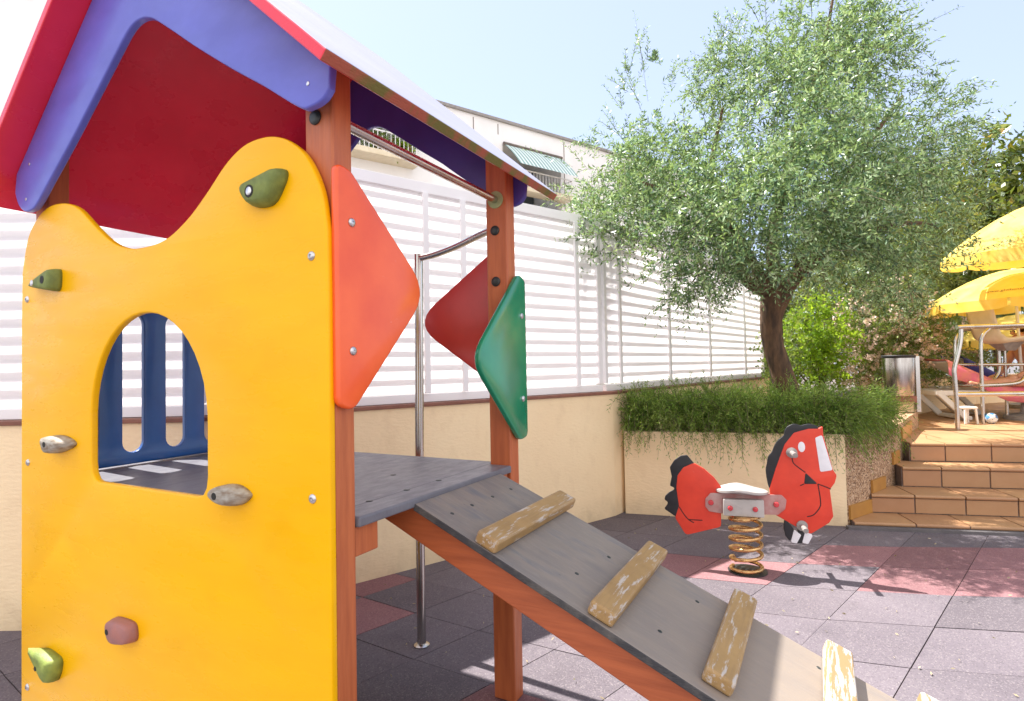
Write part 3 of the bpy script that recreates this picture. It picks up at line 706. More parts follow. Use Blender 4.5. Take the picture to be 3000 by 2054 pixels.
# entrance and exit wing panels
OP = board('wing_panel', [rounded([(-.012, 1.965), (.044, 1.955), (.395, 1.65), (.045, 1.285), (-.012, 1.305)], [.03, .05, .11, .05, .035])], .026, 'yz', .0145, M['orange'], PH, .008)
OP['label'] = 'orange panel'
for z in (1.808, 1.451): hexbolt('bolt', (.028, .041, z), (1, 0, 0), .0125, OP)
GP = board('wing_panel', [rounded([(1.04, 1.80), (1.10, 1.775), (1.10, 1.095), (1.03, 1.085), (.665, 1.43)], [.045, .03, .03, .05, .10])], .026, 'yz', .0205, M['green_panel'], PH, .008)
GP['label'] = 'green panel'
for z in (1.617, 1.261): hexbolt('bolt', (.034, 1.055, z), (1, 0, 0), .0125, GP)
RP = board('wing_panel', [rounded([(-.01, 1.985), (-.06, 1.95), (-.56, 1.615), (-.06, 1.285), (-.01, 1.275)], [.03, .05, .11, .05, .03])], .024, 'xz', 1.073, M['red_panel'], PH, .007)
RP['label'] = 'red panel'
# grab bar and flange
gbm = MB(); gbm.tube([(-.045, .07, 2.119), (-.045, .985, 2.117)], .0165, 14); gb = gbm.build('grab_bar', M['steel'], PH, smooth=40)
disc('flange', (-.045, .986, 2.117), (0, -1, 0), .036, .008, M['flange'], gb, [(.037, 0), (.037, .006), (.03, .008)], 22)
# blue slatted side
sl_ = [stadium(c, 1.045, 1.675, .092) for c in (.155, .347, .541, .735, .905)]
side = rounded([(.07, .992), (.985, .992), (.985, 1.76), (.07, 1.76)], [.02, .02, .06, .06])
board('slotted_side', [side] + sl_, .028, 'yz', -1.606, M['blue'], PH, .007)
# fireman's pole
fp = MB(); fp.tube([(-.652, 1.218, 0), (-.652, 1.218, .7), (-.645, 1.221, 1.4), (-.641, 1.224, 1.985)], .0225, 16); fpo = fp.build('fireman_pole', M['steel'], PH, smooth=40)
ar = MB(); ar.tube(catmull([(-.641, 1.224, 1.965), (-.52, 1.21, 1.972), (-.36, 1.17, 1.99), (-.2, 1.11, 2.01), (-.05, 1.05, 2.02)], 6, False), .0165, 12); ar.build('pole_arm', M['steel'], fpo, smooth=40)
fl_ = MB(); fl_.lathe([(.04, 0), (.04, .004), (.026, .012)], 18, 0, Matrix.Translation((-.652, 1.218, .002))); fl_.build('pole_foot', M['steel'], fpo, smooth=40)
# ramp : built in its own sloped frame inside the playhouse
SL = math.atan(.43); ca, sa = math.cos(SL), math.sin(SL)
rx, ry, rz_ = Vector((ca, 0, -sa)), Vector((0, 1, 0)), Vector((sa, 0, ca))
r0 = Vector((.012, 0, .970))
def RPt(s, y, h): return r0 + rx * s + ry * y + rz_ * h
RL = 2.44; Y0, Y1 = .325, .885
rm = MB()
def rbox(mb, s0, s1, y0, y1, h0, h1, mi=0, tp=0):
    vs = [RPt(s, y, h) for s in (s0, s1) for y in (y0, y1) for h in (h0, h1)]
    mb.add(vs, [(0, 1, 3, 2), (4, 6, 7, 5), (0, 4, 5, 1), (2, 3, 7, 6), (0, 2, 6, 4), (1, 5, 7, 3)], mi)
rbox(rm, 0, RL, Y0, Y1, -.024, 0)
RM = rm.build('ramp', [M['ramp_ply'], M['ply_edge']], PH, bevel=.004)
for p in RM.data.polygons:
    if abs(p.normal.y) > .7 or abs(p.normal.dot(rx)) > .7: p.material_index = 1
for (ya, yb) in ((Y0 + .03, Y0 + .075), (Y1 - .075, Y1 - .03)):
    s_ = MB(); h0, h1 = -.125, -.025
    vs = []
    s_.add([RPt(-.165 if h < -.1 else -.03, y, h) for y in (ya, yb) for h in (h0, h1)] + [RPt(RL - (.26 if h < -.1 else .03), y, h) for y in (ya, yb) for h in (h0, h1)],
           [(0, 1, 3, 2), (4, 6, 7, 5), (0, 4, 5, 1), (2, 3, 7, 6), (0, 2, 6, 4), (1, 5, 7, 3)])
    s_.build('stringer', M['wood_x'], RM, bevel=.004)
for k, (sx, yy0, yy1) in enumerate([(.237, .335, .94), (.618, .345, .935), (.935, .375, .95), (1.228, .40, .955), (1.49, .40, .96), (1.78, .39, .95)]):
    rg = MB(); rbox(rg, sx, sx + .078, yy0 - .01, min(yy1, Y1 + .055), 0.0005, .042)
    ro = rg.build('rung', M['rung'] if k < 3 else M['rung_pale'], RM, bevel=.009, seg=3)
    if k >= 3: ro['label'] = 'pale weathered rung'
for (q_, y) in [(.10, .40), (.10, .52), (.10, .66), (.10, .80), (.52, .5), (.55, .72), (.80, .47), (.85, .77), (1.2, .5), (1.22, .8)]:
    disc('screw', RPt(q_, y, 0), rz_, .007, .0012, M['black_cap'], RM, [(.007, 0), (.006, .001)], 10)

# ------------------------------------------------------------------ spring horse
SH = empty('spring_horse', (1.551, 3.89, 0), math.atan2(-.28, .96)); tag(SH, 'red spring horse rider with black mane and tail on a gold coil spring', 'spring rider')
rump = [(-.327, .714), (-.26, .676), (-.195, .617), (-.152, .557), (-.160, .287), (-.391, .217), (-.423, .272), (-.46, .332), (-.432, .413), (-.446, .537), (-.436, .626), (-.396, .681)]
RU = board('rump_panel', [rounded(rump, .03, 4)], .022, 'xz', 0, M['horse_red'], SH, .004)
tail = [(-.368, .766), (-.323, .709), (-.36, .60), (-.40, .5), (-.40, .40), (-.44, .33), (-.532, .39), (-.512, .415), (-.505, .436), (-.528, .455), (-.521, .48), (-.49, .51), (-.459, .526), (-.462, .540), (-.489, .550), (-.475, .616), (-.486, .678), (-.455, .728), (-.411, .76)]
board('tail', [rounded(tail, .012, 3)], .018, 'xz', .0, M['black_board'], SH, .003)
head = [(.455, .958), (.481, .974), (.482, .916), (.532, .692), (.553, .66), (.540, .61), (.510, .567), (.525, .394), (.499, .351), (.387, .272), (.331, .298), (.24, .353), (.165, .395), (.150, .561), (.190, .69), (.250, .853), (.308, .93), (.396, .957)]
HD = board('head_panel', [rounded(head, [.01, .006] + [.025] * 16, 4)], .022, 'xz', 0, M['horse_red'], SH, .004)
mane = [(.45, .972), (.41, .988), (.375, .984), (.351, .978), (.313, .988), (.275, .972), (.255, .945), (.248, .913), (.215, .882), (.19, .845), (.172, .80), (.148, .768), (.139, .72), (.131, .68), (.137, .612), (.156, .555), (.22, .60), (.28, .80), (.35, .90), (.44, .945)]
board('mane', [catmull(mane, 3)], .018, 'xz', 0, M['black_board'], SH, .003)
for s in (-1, 1):
    yy = s * .0118
    board('blaze', [rounded([(.433, .899), (.474, .918), (.529, .692), (.456, .678), (.445, .79)], .012, 4)], .0016, 'xz', yy, M['white_paint'], HD, .0005)
    board('eye', [[(.351 + .021 * math.cos(a), .838 + .034 * math.sin(a)) for a in np.linspace(0, 6.28, 22)[:-1]]], .0016, 'xz', yy, M['white_paint'], HD, .0005)
    board('mouth', [rounded([(.369, .672), (.439, .600), (.359, .597)], .006, 3)], .0014, 'xz', yy, M['black_board'], HD, .0004)
gl = MB()
def groove(pts, w=.0035):
    P = [Vector(p) for p in pts]; vs = []
    for i, p in enumerate(P):
        t = (P[min(i + 1, len(P) - 1)] - P[max(i - 1, 0)]).normalized(); n = Vector((-t.y, t.x)) * w
        for q in (p + n, p - n): vs.append((q.x, -.0116, q.y))
    gl.add(vs, [(2 * i, 2 * i + 2, 2 * i + 3, 2 * i + 1) for i in range(len(P) - 1)])
groove(catmull([(.292, .77), (.30, .73), (.345, .69), (.369, .672)], 5, False)); groove(catmull([(.439, .60), (.48, .585), (.515, .57)], 5, False))
groove(catmull([(.44, .60), (.452, .50), (.447, .45), (.41, .40), (.37, .385)], 5, False)); groove(catmull([(.359, .597), (.335, .585)], 3, False))
gl.build('engraved_lines', M['horse_line'], HD)
gl = MB(); groove(catmull([(-.43, .41), (-.40, .36), (-.37, .325), (-.335, .305)], 5, False)); groove(catmull([(-.37, .325), (-.33, .325), (-.28, .325)], 5, False)); gl.build('engraved_lines', M['horse_line'], RU)
HF = board('hoof', [rounded([(.235, .372), (.29, .30), (.268, .212), (.238, .25), (.228, .30)], .02, 4)], .0185, 'xz', 0, M['black_board'], SH, .003)
for (a, b) in [(.268, .305), (.335, .372)]:
    board('hoof', [rounded([(a, .213), (b, .206), (b + .03, .265), (a + .022, .295)], .012, 4)], .0205, 'xz', 0, M['white_paint'], SH, .003)
board('hoof', [rounded([(.305, .208), (.335, .208), (.37, .30), (.315, .31)], .006, 3)], .0195, 'xz', 0, M['black_board'], SH, .003)
for (x, z, nm) in [(.29, .80, 'handle'), (.338, .326, 'footrest')]:
    h_ = MB()
    h_.lathe([(.016, -.14), (.017, -.135), (.015, -.03), (.034, -.022), (.034, -.011), (.034, .011), (.034, .022), (.015, .03), (.017, .135), (.016, .14)], 16, 0, Matrix.Translation((x, 0, z)) @ Matrix.Rotation(R(90), 4, 'X'))
    h_.build(nm, M['grip'], SH, smooth=40)
for s in (-1, 1):
    P_ = board('side_plate', [rounded([(-.257, .474), (-.223, .515), (.221, .521), (.250, .489), (.240, .429), (.196, .389), (-.152, .380), (-.234, .390), (-.259, .422)], .012, 3)], .008, 'xz', s * .0165, M['plate'], SH, .002)
    for (x, z) in [(-.222, .451), (.186, .457)]: disc('bolt_cap', (x, s * .021, z), (0, s, 0), .018, .016, M['red_cap'], P_)
    B_ = board('clamp_block', [rounded([(-.145, .488), (.106, .491), (.106, .378), (-.148, .380)], .006, 3)], .05, 'xz', s * .048, M['seat_grey'], SH, .004)
    for (x, z) in [(-.103, .432), (.051, .431)]: disc('bolt_cap', (x, s * .074, z), (0, s, 0), .017, .016, M['red_cap'], B_)
se = MB(); N = 26
ol = [(-.025 + .165 * math.cos(a) * (1 - .06 * math.sin(2 * a)), .115 * math.sin(a) * (1 - .12 * math.cos(a)), a) for a in np.linspace(0, 2 * math.pi, N + 1)[:-1]]
lay = []
for (k, dz) in ((.90, 0), (1, .006), (1, .020), (.93, .027), (.5, .027)):
    lay += [(-.025 + (x + .025) * k, y * k, .519 + dz + .028 * math.exp(-((x + .05) / .09) ** 2) * .8 - .1 * abs(y) * .1) for (x, y, a) in ol]
fs = [(j * N + i, j * N + (i + 1) % N, (j + 1) * N + (i + 1) % N, (j + 1) * N + i) for j in range(4) for i in range(N)] + [tuple(range(N - 1, -1, -1)), tuple(4 * N + i for i in range(N))]
se.add(lay, fs); se.build('seat', M['seat_grey'], SH, smooth=50)
sg = MB(); turns = 5.4; pts = []
for k in range(int(turns * 26) + 1):
    a = k / 26 * 2 * math.pi; z = .013 + .352 * (k / 26) / turns
    if k < 26: z = .014 + .03 * k / 26
    rr = .098
    pts.append((-.006 + rr * math.cos(a + 2.5), rr * math.sin(a + 2.5), z))
sg.tube(pts, .0125, 10); SG = sg.build('coil_spring', M['spring_gold'], SH, smooth=60)
bp = MB(); bp.lathe([(.125, 0), (.125, .004), (.1, .006)], 28, 0, Matrix.Translation((0, 0, .002))); bp.build('base_plate', M['black_cap'], SH, smooth=30)
tp = MB(); tp.lathe([(.1, 0), (.1, .012)], 24, 0, Matrix.Translation((-.006, 0, .366))); tp.build('top_plate', M['spring_gold'], SH, smooth=30)

# ------------------------------------------------------------------ olive tree
OT = empty('olive_tree', (2.75, 5.6, .70)); tag(OT, 'large grey-green olive tree with brown trunk growing from the raised planter', 'tree')
def loc_pts(P, o): return [(p[0] - o[0], p[1] - o[1], p[2] - o[2]) for p in P]
OO = (2.75, 5.6, .70)
tr = MB()
def limb(pts, r, n=12): tr.tube(loc_pts(catmull(pts, 6, False), OO), list(np.interp(np.linspace(0, 1, (len(pts) - 1) * 6 + 1), np.linspace(0, 1, len(r)), r)), n)
limb([(2.75, 5.6, .66), (2.69, 5.6, 1.0), (2.615, 5.6, 1.32), (2.55, 5.62, 1.6), (2.54, 5.6, 1.85), (2.60, 5.6, 2.08)], [.155, .125, .102, .095, .105, .15])
limb([(2.585, 5.6, 1.98), (2.50, 5.58, 2.08), (2.36, 5.5, 2.11), (2.22, 5.42, 2.20), (2.05, 5.3, 2.5), (1.7, 5.2, 2.85), (1.2, 5.3, 3.1)], [.075, .068, .055, .048, .04, .025, .012])
limb([(2.60, 5.6, 2.0), (2.70, 5.6, 2.12), (2.82, 5.6, 2.28), (2.98, 5.6, 2.6), (3.25, 5.6, 3.1), (3.6, 5.6, 3.6), (3.9, 5.6, 4.0)], [.085, .075, .065, .055, .04, .025, .012])
limb([(2.60, 5.62, 2.05), (2.62, 5.7, 2.5), (2.75, 5.75, 3.1), (2.95, 5.7, 3.8), (3.12, 5.6, 4.4), (3.25, 5.6, 5.0)], [.08, .065, .05, .035, .025, .01])
limb([(2.55, 5.65, 2.1), (2.3, 5.8, 2.7), (2.1, 5.9, 3.3), (2.2, 5.8, 4.0)], [.06, .045, .03, .012])
limb([(2.75, 5.55, 2.2), (3.1, 5.3, 2.5), (3.6, 5.3, 2.65), (4.1, 5.5, 2.7)], [.05, .035, .022, .01])
limb([(2.2, 5.42, 2.25), (2.0, 4.95, 2.4), (1.8, 4.75, 2.6)], [.035, .022, .01])
tro = tr.build('trunk', M['trunk'], OT, smooth=180)
OLIVE=[ (1.06,5.60,3.16,0.56),(1.52,5.90,3.52,0.42),(0.85,5.60,3.30,0.33),(1.07,5.30,2.49,0.49),(1.47,5.00,2.42,0.54),(1.66,5.30,3.02,0.61),(2.25,5.40,3.45,0.58),(2.66,5.70,4.28,0.61),(3.17,5.80,4.78,0.58),(3.24,5.50,4.00,0.67),(1.90,4.70,2.60,0.58),(2.29,4.60,2.57,0.63),(2.88,5.00,3.05,0.69),(3.76,5.60,3.51,0.64),(4.14,5.80,3.03,0.58),(3.30,5.20,2.55,0.64),(4.12,5.80,2.36,0.49),(3.08,5.40,2.31,0.48),(3.61,5.80,4.54,0.49),(2.29,5.90,4.30,0.38),(4.38,5.90,3.80,0.43),(1.23,5.30,2.12,0.26),(0.78,5.50,2.71,0.30),(1.66,4.90,2.17,0.30),(2.42,4.90,3.37,0.56)]
SPRIG=[ ((1.39,5.60,3.99),(1.25,5.50,4.90)),((1.32,5.60,3.90),(1.12,5.50,4.38)),((1.51,5.60,3.90),(1.65,5.50,4.35)),((0.94,5.60,3.56),(0.63,5.50,3.61)),((1.16,5.60,3.56),(0.91,5.50,3.91)),((2.05,5.60,4.33),(1.98,5.50,4.67)),((2.22,5.60,4.37),(2.13,5.50,4.80)),((2.36,5.60,4.46),(2.33,5.50,4.88)),((2.58,5.60,4.63),(2.53,5.50,5.10)),((2.85,5.60,4.80),(2.94,5.50,5.18)),((3.28,5.60,4.71),(3.74,5.50,4.86)),((3.53,5.60,4.48),(3.90,5.50,4.46)),((3.78,5.60,4.17),(4.17,5.50,4.19)),((3.95,5.60,3.90),(4.23,5.50,4.11)),((4.03,5.60,3.81),(4.49,5.50,4.08)),((4.11,5.60,3.63),(4.71,5.50,3.77)),((4.11,5.60,3.50),(4.60,5.50,3.69)),((3.07,5.60,4.98),(3.03,5.50,5.31)),((3.50,5.60,4.83),(3.67,5.50,5.03)),((1.53,5.60,4.34),(1.46,5.50,4.46)),((1.91,5.60,3.98),(1.82,5.50,4.20)),((1.26,5.60,4.13),(1.16,5.50,4.30)) ]
o_, d_ = blob_sprays([(x, y, z, r * .97) for x, y, z, r in OLIVE], 235, .12)
cl_ = np.sin(3.9 * o_[:, 0] + 1.3 + 1.1 * np.sin(2.3 * o_[:, 2])) + np.sin(4.3 * o_[:, 1] + .4) + np.sin(4.1 * o_[:, 2] + 2.0 + 1.2 * np.sin(2.9 * o_[:, 0]))
ax_, el_ = o_[:, 0] / o_[:, 1], (o_[:, 2] - 1.4) / o_[:, 1]
keep = (o_[:, 2] > 1.95) & (cl_ > -1.15) & ~((ax_ > .36) & (ax_ < .52) & (el_ < .142)); o_, d_ = o_[keep], d_[keep]
oo = np.array(OO)
me = foliage_mesh('crown', o_ - oo, d_, rng.uniform(.16, .34, len(o_)), 16, .066, .0155, .35, .62)
mesh_obj('crown', me, [M['olive'], M['stem']], OT)
# long loose shoots that leave the crown
so2, sd2, sl2 = [], [], []
for (a, b) in SPRIG:
    a = Vector(a); b = Vector(b); L = (b - a).length
    for k in range(5):
        f = random.uniform(0, .75); pp = a.lerp(b, f) + Vector([random.gauss(0, .02 + .05 * (k > 1)) for _ in range(3)])
        dd = ((b - a).normalized() + Vector([random.gauss(0, .28 * (k > 0)) for _ in range(3)])).normalized()
        if k == 0: pp = a; 
        so2.append(pp); sd2.append(dd); sl2.append(L if k == 0 else min(L * (1 - f), random.uniform(.2, .4)))
for k in range(120):
    x, y, z, r = random.choice(OLIVE); dd = Vector(rand_dirs(1)[0]); dd.z = abs(dd.z) * .4 - .1
    so2.append(Vector((x, y, z)) + dd * r * .85); sd2.append((dd + Vector((0, 0, .2))).normalized()); sl2.append(random.uniform(.35, .6))
me = foliage_mesh('loose_shoots', np.array([tuple(v) for v in so2]) - oo, np.array([tuple(v) for v in sd2]), np.array(sl2), 26, .055, .0125, .06, .62)
mesh_obj('loose_shoots', me, [M['olive'], M['stem']], OT)

# ------------------------------------------------------------------ trailing rosemary
n = 2300
u_ = rng.uniform(-.02, 1.0, n); dep = rng.beta(1.2, 2.2, n) * .95
P = np.stack([1.04 + u_ * 1.78 + dep * .30, 5.44 - u_ * .56 + dep * .95, np.full(n, .78) + rng.uniform(-.02, .26, n)], 1)
xx = rng.normal(0, .5, (n, 3)); dd = np.stack([-.12 + xx[:, 0] * .7, -.75 * (dep < .4) + xx[:, 1] * .5, .95 + .3 * xx[:, 2]], 1); dd /= np.linalg.norm(dd, axis=1, keepdims=True)
n2 = 900
s_ = rng.uniform(0, 1, n2); Q = np.stack([2.80 + s_ * .85 - .10, 4.88 + s_ * .66 + .10, .79 + rng.uniform(-.03, .18, n2)], 1)
xx = rng.normal(0, .5, (n2, 3)); d2 = np.stack([.55 + xx[:, 0] * .6, -.5 + xx[:, 1] * .6, .9 + .3 * xx[:, 2]], 1); d2 /= np.linalg.norm(d2, axis=1, keepdims=True)
P = np.concatenate([P, Q]); dd = np.concatenate([dd, d2])
me = foliage_mesh('trailing_rosemary', P, dd, rng.uniform(.22, .46, len(P)), 20, .058, .0068, rng.choice([.3, .8, 1.35], len(P))[:, None, None], .5, jit=.25)
ro_ = mesh_obj('trailing_rosemary', me, [M['rosemary'], M['stem']]); tag(ro_, 'dense green trailing rosemary spilling over the cream planter edge', 'plant')

# ------------------------------------------------------------------ shrubs and trees behind
def shrub(name, label, cat, base, blobs, per, leafm, length, nl, ll, lw, droop=.2, spread=.7, flowers=None, trunk=None, group=None, up=.3):
    root = empty(name, base); tag(root, label, cat, group)
    B = np.array(base)
    o_, d_ = blob_sprays(blobs, per, up); k = o_[:, 2] > base[2] + .02; o_, d_ = o_[k], d_[k]
    me = foliage_mesh('foliage', o_ - B, d_, rng.uniform(*length, len(o_)), nl, ll, lw, droop, spread)
    mesh_obj('crown' if trunk else 'foliage', me, [leafm, M['stem']], root)
    t = MB()
    for (x, y, z, r) in (blobs if not trunk else blobs[:6]):
        p0 = Vector((random.gauss(0, .05), random.gauss(0, .05), 0)); p3 = Vector((x, y, z)) - Vector(base)
        if trunk: p0 = Vector((0, 0, trunk[1]))
        t.tube(catmull([p0, p0.lerp(p3, .4) + Vector((0, 0, .1 * p3.length)), p3], 5, False), list(np.linspace(.02 if not trunk else trunk[0] * .6, .006, 11)), 7)
    if trunk: t.tube([(0, 0, -.05), (.02, 0, trunk[1] * .5), (0, 0, trunk[1] + .05)], [trunk[0], trunk[0] * .85, trunk[0] * .7], 10)
    t.build('trunk' if trunk else 'stems', M['trunk'], root, smooth=180)
    if flowers:
        fo, fd = blob_sprays([(x, y, z, r * 1.04) for x, y, z, r in flowers[0]], flowers[1], .3, 1.0)
        k = fo[:, 1] < np.median(fo[:, 1]) + .3
        fo, fd = fo[k], fd[k]
        me = foliage_mesh('flowers', fo - B, fd, flowers[3], 9, flowers[2], flowers[2] * .8, .1, .85, stem=False, pair=False)
        mesh_obj('flowers', me, [flowers[4], flowers[4]], root)['kind'] = 'stuff'
    return root
shrub('bright_shrub', 'bright lime green leafy shrub glowing right of the olive trunk', 'shrub', (4.2, 7.9, .70), [(3.95, 7.8, 1.75, .34), (4.25, 7.8, 1.92, .36), (4.4, 7.9, 1.5, .34), (4.1, 7.7, 1.3, .36), (3.85, 7.9, 1.35, .3)], 170, M['bright'], (.15, .3), 14, .07, .032)
shrub('ivy_shrub', 'small dark leafy shrub growing between the louvre fence and the olive trunk', 'shrub', (3.35, 7.0, .70), [(3.3, 6.95, 1.2, .22), (3.25, 6.9, 1.6, .2), (3.3, 7.0, 1.9, .22), (3.05, 6.7, 1.45, .16)], 130, M['oleander'], (.15, .3), 10, .055, .032)
OLE = [(4.85, 8.1, 1.45, .42), (5.0, 8.1, 1.95, .42), (5.35, 8.1, 2.15, .44), (5.75, 8.3, 2.0, .44), (5.95, 8.5, 1.55, .42), (5.4, 8.1, 1.55, .46), (5.0, 8.0, 1.15, .36)]
shrub('oleander', 'flowering oleander bush with pale pink blossoms above the steel bin', 'shrub', (5.4, 8.7, .70), OLE, 130, M['oleander'], (.2, .38), 16, .085, .017, flowers=(OLE, 190, .042, .09, M['petal']))
OL2 = [(6.45, 9.3, 1.5, .5), (6.9, 9.5, 1.7, .5), (7.4, 9.9, 1.5, .5), (7.9, 10.2, 1.5, .5), (6.6, 9.3, 1.15, .4), (7.2, 9.7, 1.15, .4)]
shrub('oleander', 'darker oleander bush with few blossoms behind the white lounger', 'shrub', (7.0, 9.9, .70), OL2, 130, M['oleander'], (.2, .38), 16, .08, .018, flowers=(OL2, 50, .034, .07, M['petal']))
MG = [(7.6, 10.2, 3.4, .7), (8.3, 10.3, 3.9, .75), (8.7, 10.4, 4.6, .65), (8.75, 10.3, 5.2, .35), (9.3, 10.4, 4.2, .75), (9.6, 10.6, 3.5, .8), (8.6, 10.0, 3.1, .8), (7.9, 10.2, 4.35, .45), (9.7, 10.5, 4.75, .5), (7.8, 10.0, 2.7, .7)]
shrub('magnolia_tree', 'broad leaved magnolia tree with orange backed leaves above the parasols', 'tree', (8.6, 10.8, .6), MG, 42, M['magnolia'], (.25, .4), 11, .19, .075, .1, .75, trunk=(.14, 2.0))
EV = [(5.3, 8.9, 2.7, .7), (6.0, 9.0, 2.9, .75), (6.5, 9.1, 3.5, .7), (5.6, 9.0, 3.5, .7), (6.9, 9.4, 2.7, .65), (6.3, 9.2, 2.65, .5), (5.0, 8.8, 3.1, .55), (6.0, 9.3, 4.1, .55), (6.7, 9.5, 4.1, .45), (4.9, 8.9, 2.75, .45), (5.6, 8.9, 2.8, .45), (7.3, 9.7, 3.2, .6), (7.1, 9.7, 2.4, .45)]
shrub('evergreen_tree', 'dusky fine leaved evergreen tree standing behind the right side of the olive crown', 'tree', (5.9, 9.6, .6), EV, 75, M['evergreen'], (.25, .5), 16, .085, .02, .45, .6, trunk=(.13, 1.6))
for k, (x, y, h, lab) in enumerate([(3.9, 12.5, 2.9, 'dark hedge tree glimpsed behind the olive trunk'), (9.5, 15, 4.2, 'dark background tree behind the far yellow parasol'), (13.5, 16, 4.2, 'dark background tree at the right edge beyond the parasols'), (6.4, 14.5, 3.6, 'dark background tree behind the pink oleander')]):
    bl = [(x + random.uniform(-1.6, 1.6), y + random.uniform(-.6, .8), .9 + random.uniform(.2, 1) * (h - 1.2), random.uniform(.7, 1.05)) for _ in range(15)]
    shrub('hedge_tree', lab, 'tree', (x, y, .5), bl, 34, M['evergreen'], (.3, .5), 12, .14, .045, .3, .7, trunk=(.12, 1.0), group='trees beyond the terrace')

# ------------------------------------------------------------------ apartment building behind the fence
bd = Vector((.809, .588)); bn = Vector((-.588, .809))
AB = empty('apartment_building', (-1.24, 10, 0), math.atan2(bd.y, bd.x)); tag(AB, 'white apartment block with balcony and striped awning behind the louvre fence', 'building')
wl_ = MB()
def wq(x0, x1, z0, z1): wl_.add([(x0, 0, z0), (x1, 0, z0), (x1, 0, z1), (x0, 0, z1)], [(0, 1, 2, 3)])
ox0, ox1, oz0, oz1 = 1.40, 2.86, 4.55, 5.66      # awning opening
bx0, bx1, bz0, bz1 = -3.6, -.62, 4.95, 5.66
wq(-9, bx0, 0, 6.05); wq(bx0, bx1, 0, bz0 - .06); wq(bx0, bx1, bz1, 6.05); wq(bx1, ox0, 0, 6.05); wq(ox0, ox1, 0, oz0); wq(ox0, ox1, oz1, 6.05); wq(ox1, 9, 0, 6.05)
for (a, b, c_, e) in [(ox0, ox1, oz0, oz1), (bx0, bx1, bz0 - .06, bz1)]:
    wl_.add([(a, 0, c_), (a, 0, e), (a, 1.2, e), (a, 1.2, c_), (b, 0, c_), (b, 0, e), (b, 1.2, e), (b, 1.2, c_)], [(0, 1, 2, 3), (7, 6, 5, 4), (1, 5, 6, 2), (0, 3, 7, 4)])
    wl_.add([(a, 1.2, c_), (b, 1.2, c_), (b, 1.2, e), (a, 1.2, e)], [(0, 1, 2, 3)])
wl_.add([(-9, 0, 6.05), (9, 0, 6.05), (9, 8, 6.05), (-9, 8, 6.05), (9, 0, 0), (9, 8, 0), (-9, 8, 0), (-9, 0, 0)], [(0, 1, 2, 3), (1, 4, 5, 2), (0, 3, 6, 7), (3, 2, 5, 6)])
wl_.build('wall', M['white_wall'], AB)
pc = MB(); pc.box((0, .10, 6.075), (18.1, .30, .05)); pc.build('parapet_coping', M['grip'], AB)
for x in (.75, 2.95, 1.3):
    jt = MB(); jt.box((x, -.004, 5.3 if x != 1.3 else 5.9), (.012, .008, 1.4 if x != 1.3 else .2)); jt.build('wall_joint', M['grout'], AB)
aw = MB(); N = 7
for k in range(N):
    t0, t1 = k / N, (k + 1) / N
    f = lambda t: (-.04 - .50 * t, 5.63 - .52 * t + .03 * math.sin(t * 3))
    a, b = f(t0), f(t1); aw.add([(1.42, a[0], a[1]), (2.84, a[0], a[1]), (2.84, b[0], b[1]), (1.42, b[0], b[1])], [(0, 1, 2, 3)])
aw.build('awning', M['awning'], AB)
ab = MB(); ab.tube([(1.40, -.04, 5.645), (2.86, -.04, 5.645)], .03, 8); ab.build('awning_roller', M['grout'], AB, smooth=50)
gls = MB(); gls.box((2.13, .9, 5.1), (1.40, .04, 1.0)); gls.build('window', M['glass'], AB)
gls = MB(); gls.box((-2.6, .9, 5.28), (1.4, .04, .70)); gls.build('window', M['glass'], AB)
def balcony(x0, x1, z, h, yo):
    s = MB(); s.box(((x0 + x1) / 2, yo / 2 - .0, z + .045), (x1 - x0, -yo, .09)); s.build('balcony_slab', M['cream_plastic'], AB, bevel=.006)
    r = MB(); r.tube([(x0, yo + .03, z + h), (x1 - .03, yo + .03, z + h)], .014, 6); r.tube([(x1 - .03, yo + .03, z + h), (x1 - .03, -.01, z + h)], .014, 6)
    k = x0 + .05
    while k < x1: r.tube([(k, yo + .03, z + .09), (k, yo + .03, z + h)], .007, 4); k += .075
    r.build('railing', M['white_metal'], AB)
balcony(-3.7, -.48, 4.79, .40, -.35); balcony(1.36, 2.95, 4.72, .40, -.3)
def wp(x, y, z): p = Vector((-1.24, 10)) + bd * x + bn * y; return (p.x, p.y, z)
for (x, lab, fm, per) in [(-1.78, 'leafy plant with a spray of green leaves on the balcony, nearest the house post', None, 0), (-1.2, 'balcony plant with pale green leaves behind the railing', None, 0), (-.75, 'balcony plant with magenta flowers at the end of the railing', M['flower_red'], 60)]:
    bpx = wp(x, -.14, 4.88); c0 = wp(x, -.14, 5.10); c1 = wp(x + .14, -.14, 5.16); c2 = wp(x - .14, -.16, 5.02)
    bl = [(*c0, .17), (*c1, .15), (*c2, .14)]
    rt = shrub('balcony_plant', lab, 'plant', bpx, bl, 700, M['oleander'] if not fm else M['bright'], (.07, .14), 8, .05, .022, flowers=(bl, 260, .03, .04, fm) if fm else None)
    pt = MB(); pt.lathe([(.07, 0), (.095, .12), (.1, .13)], 14); pt.build('pot', M['cap_tile'], rt, smooth=40)
# tall plain block further left, seen past the roof's left eave and over the fence
# ------------------------------------------------------------------ things on the terrace
TZ = .584
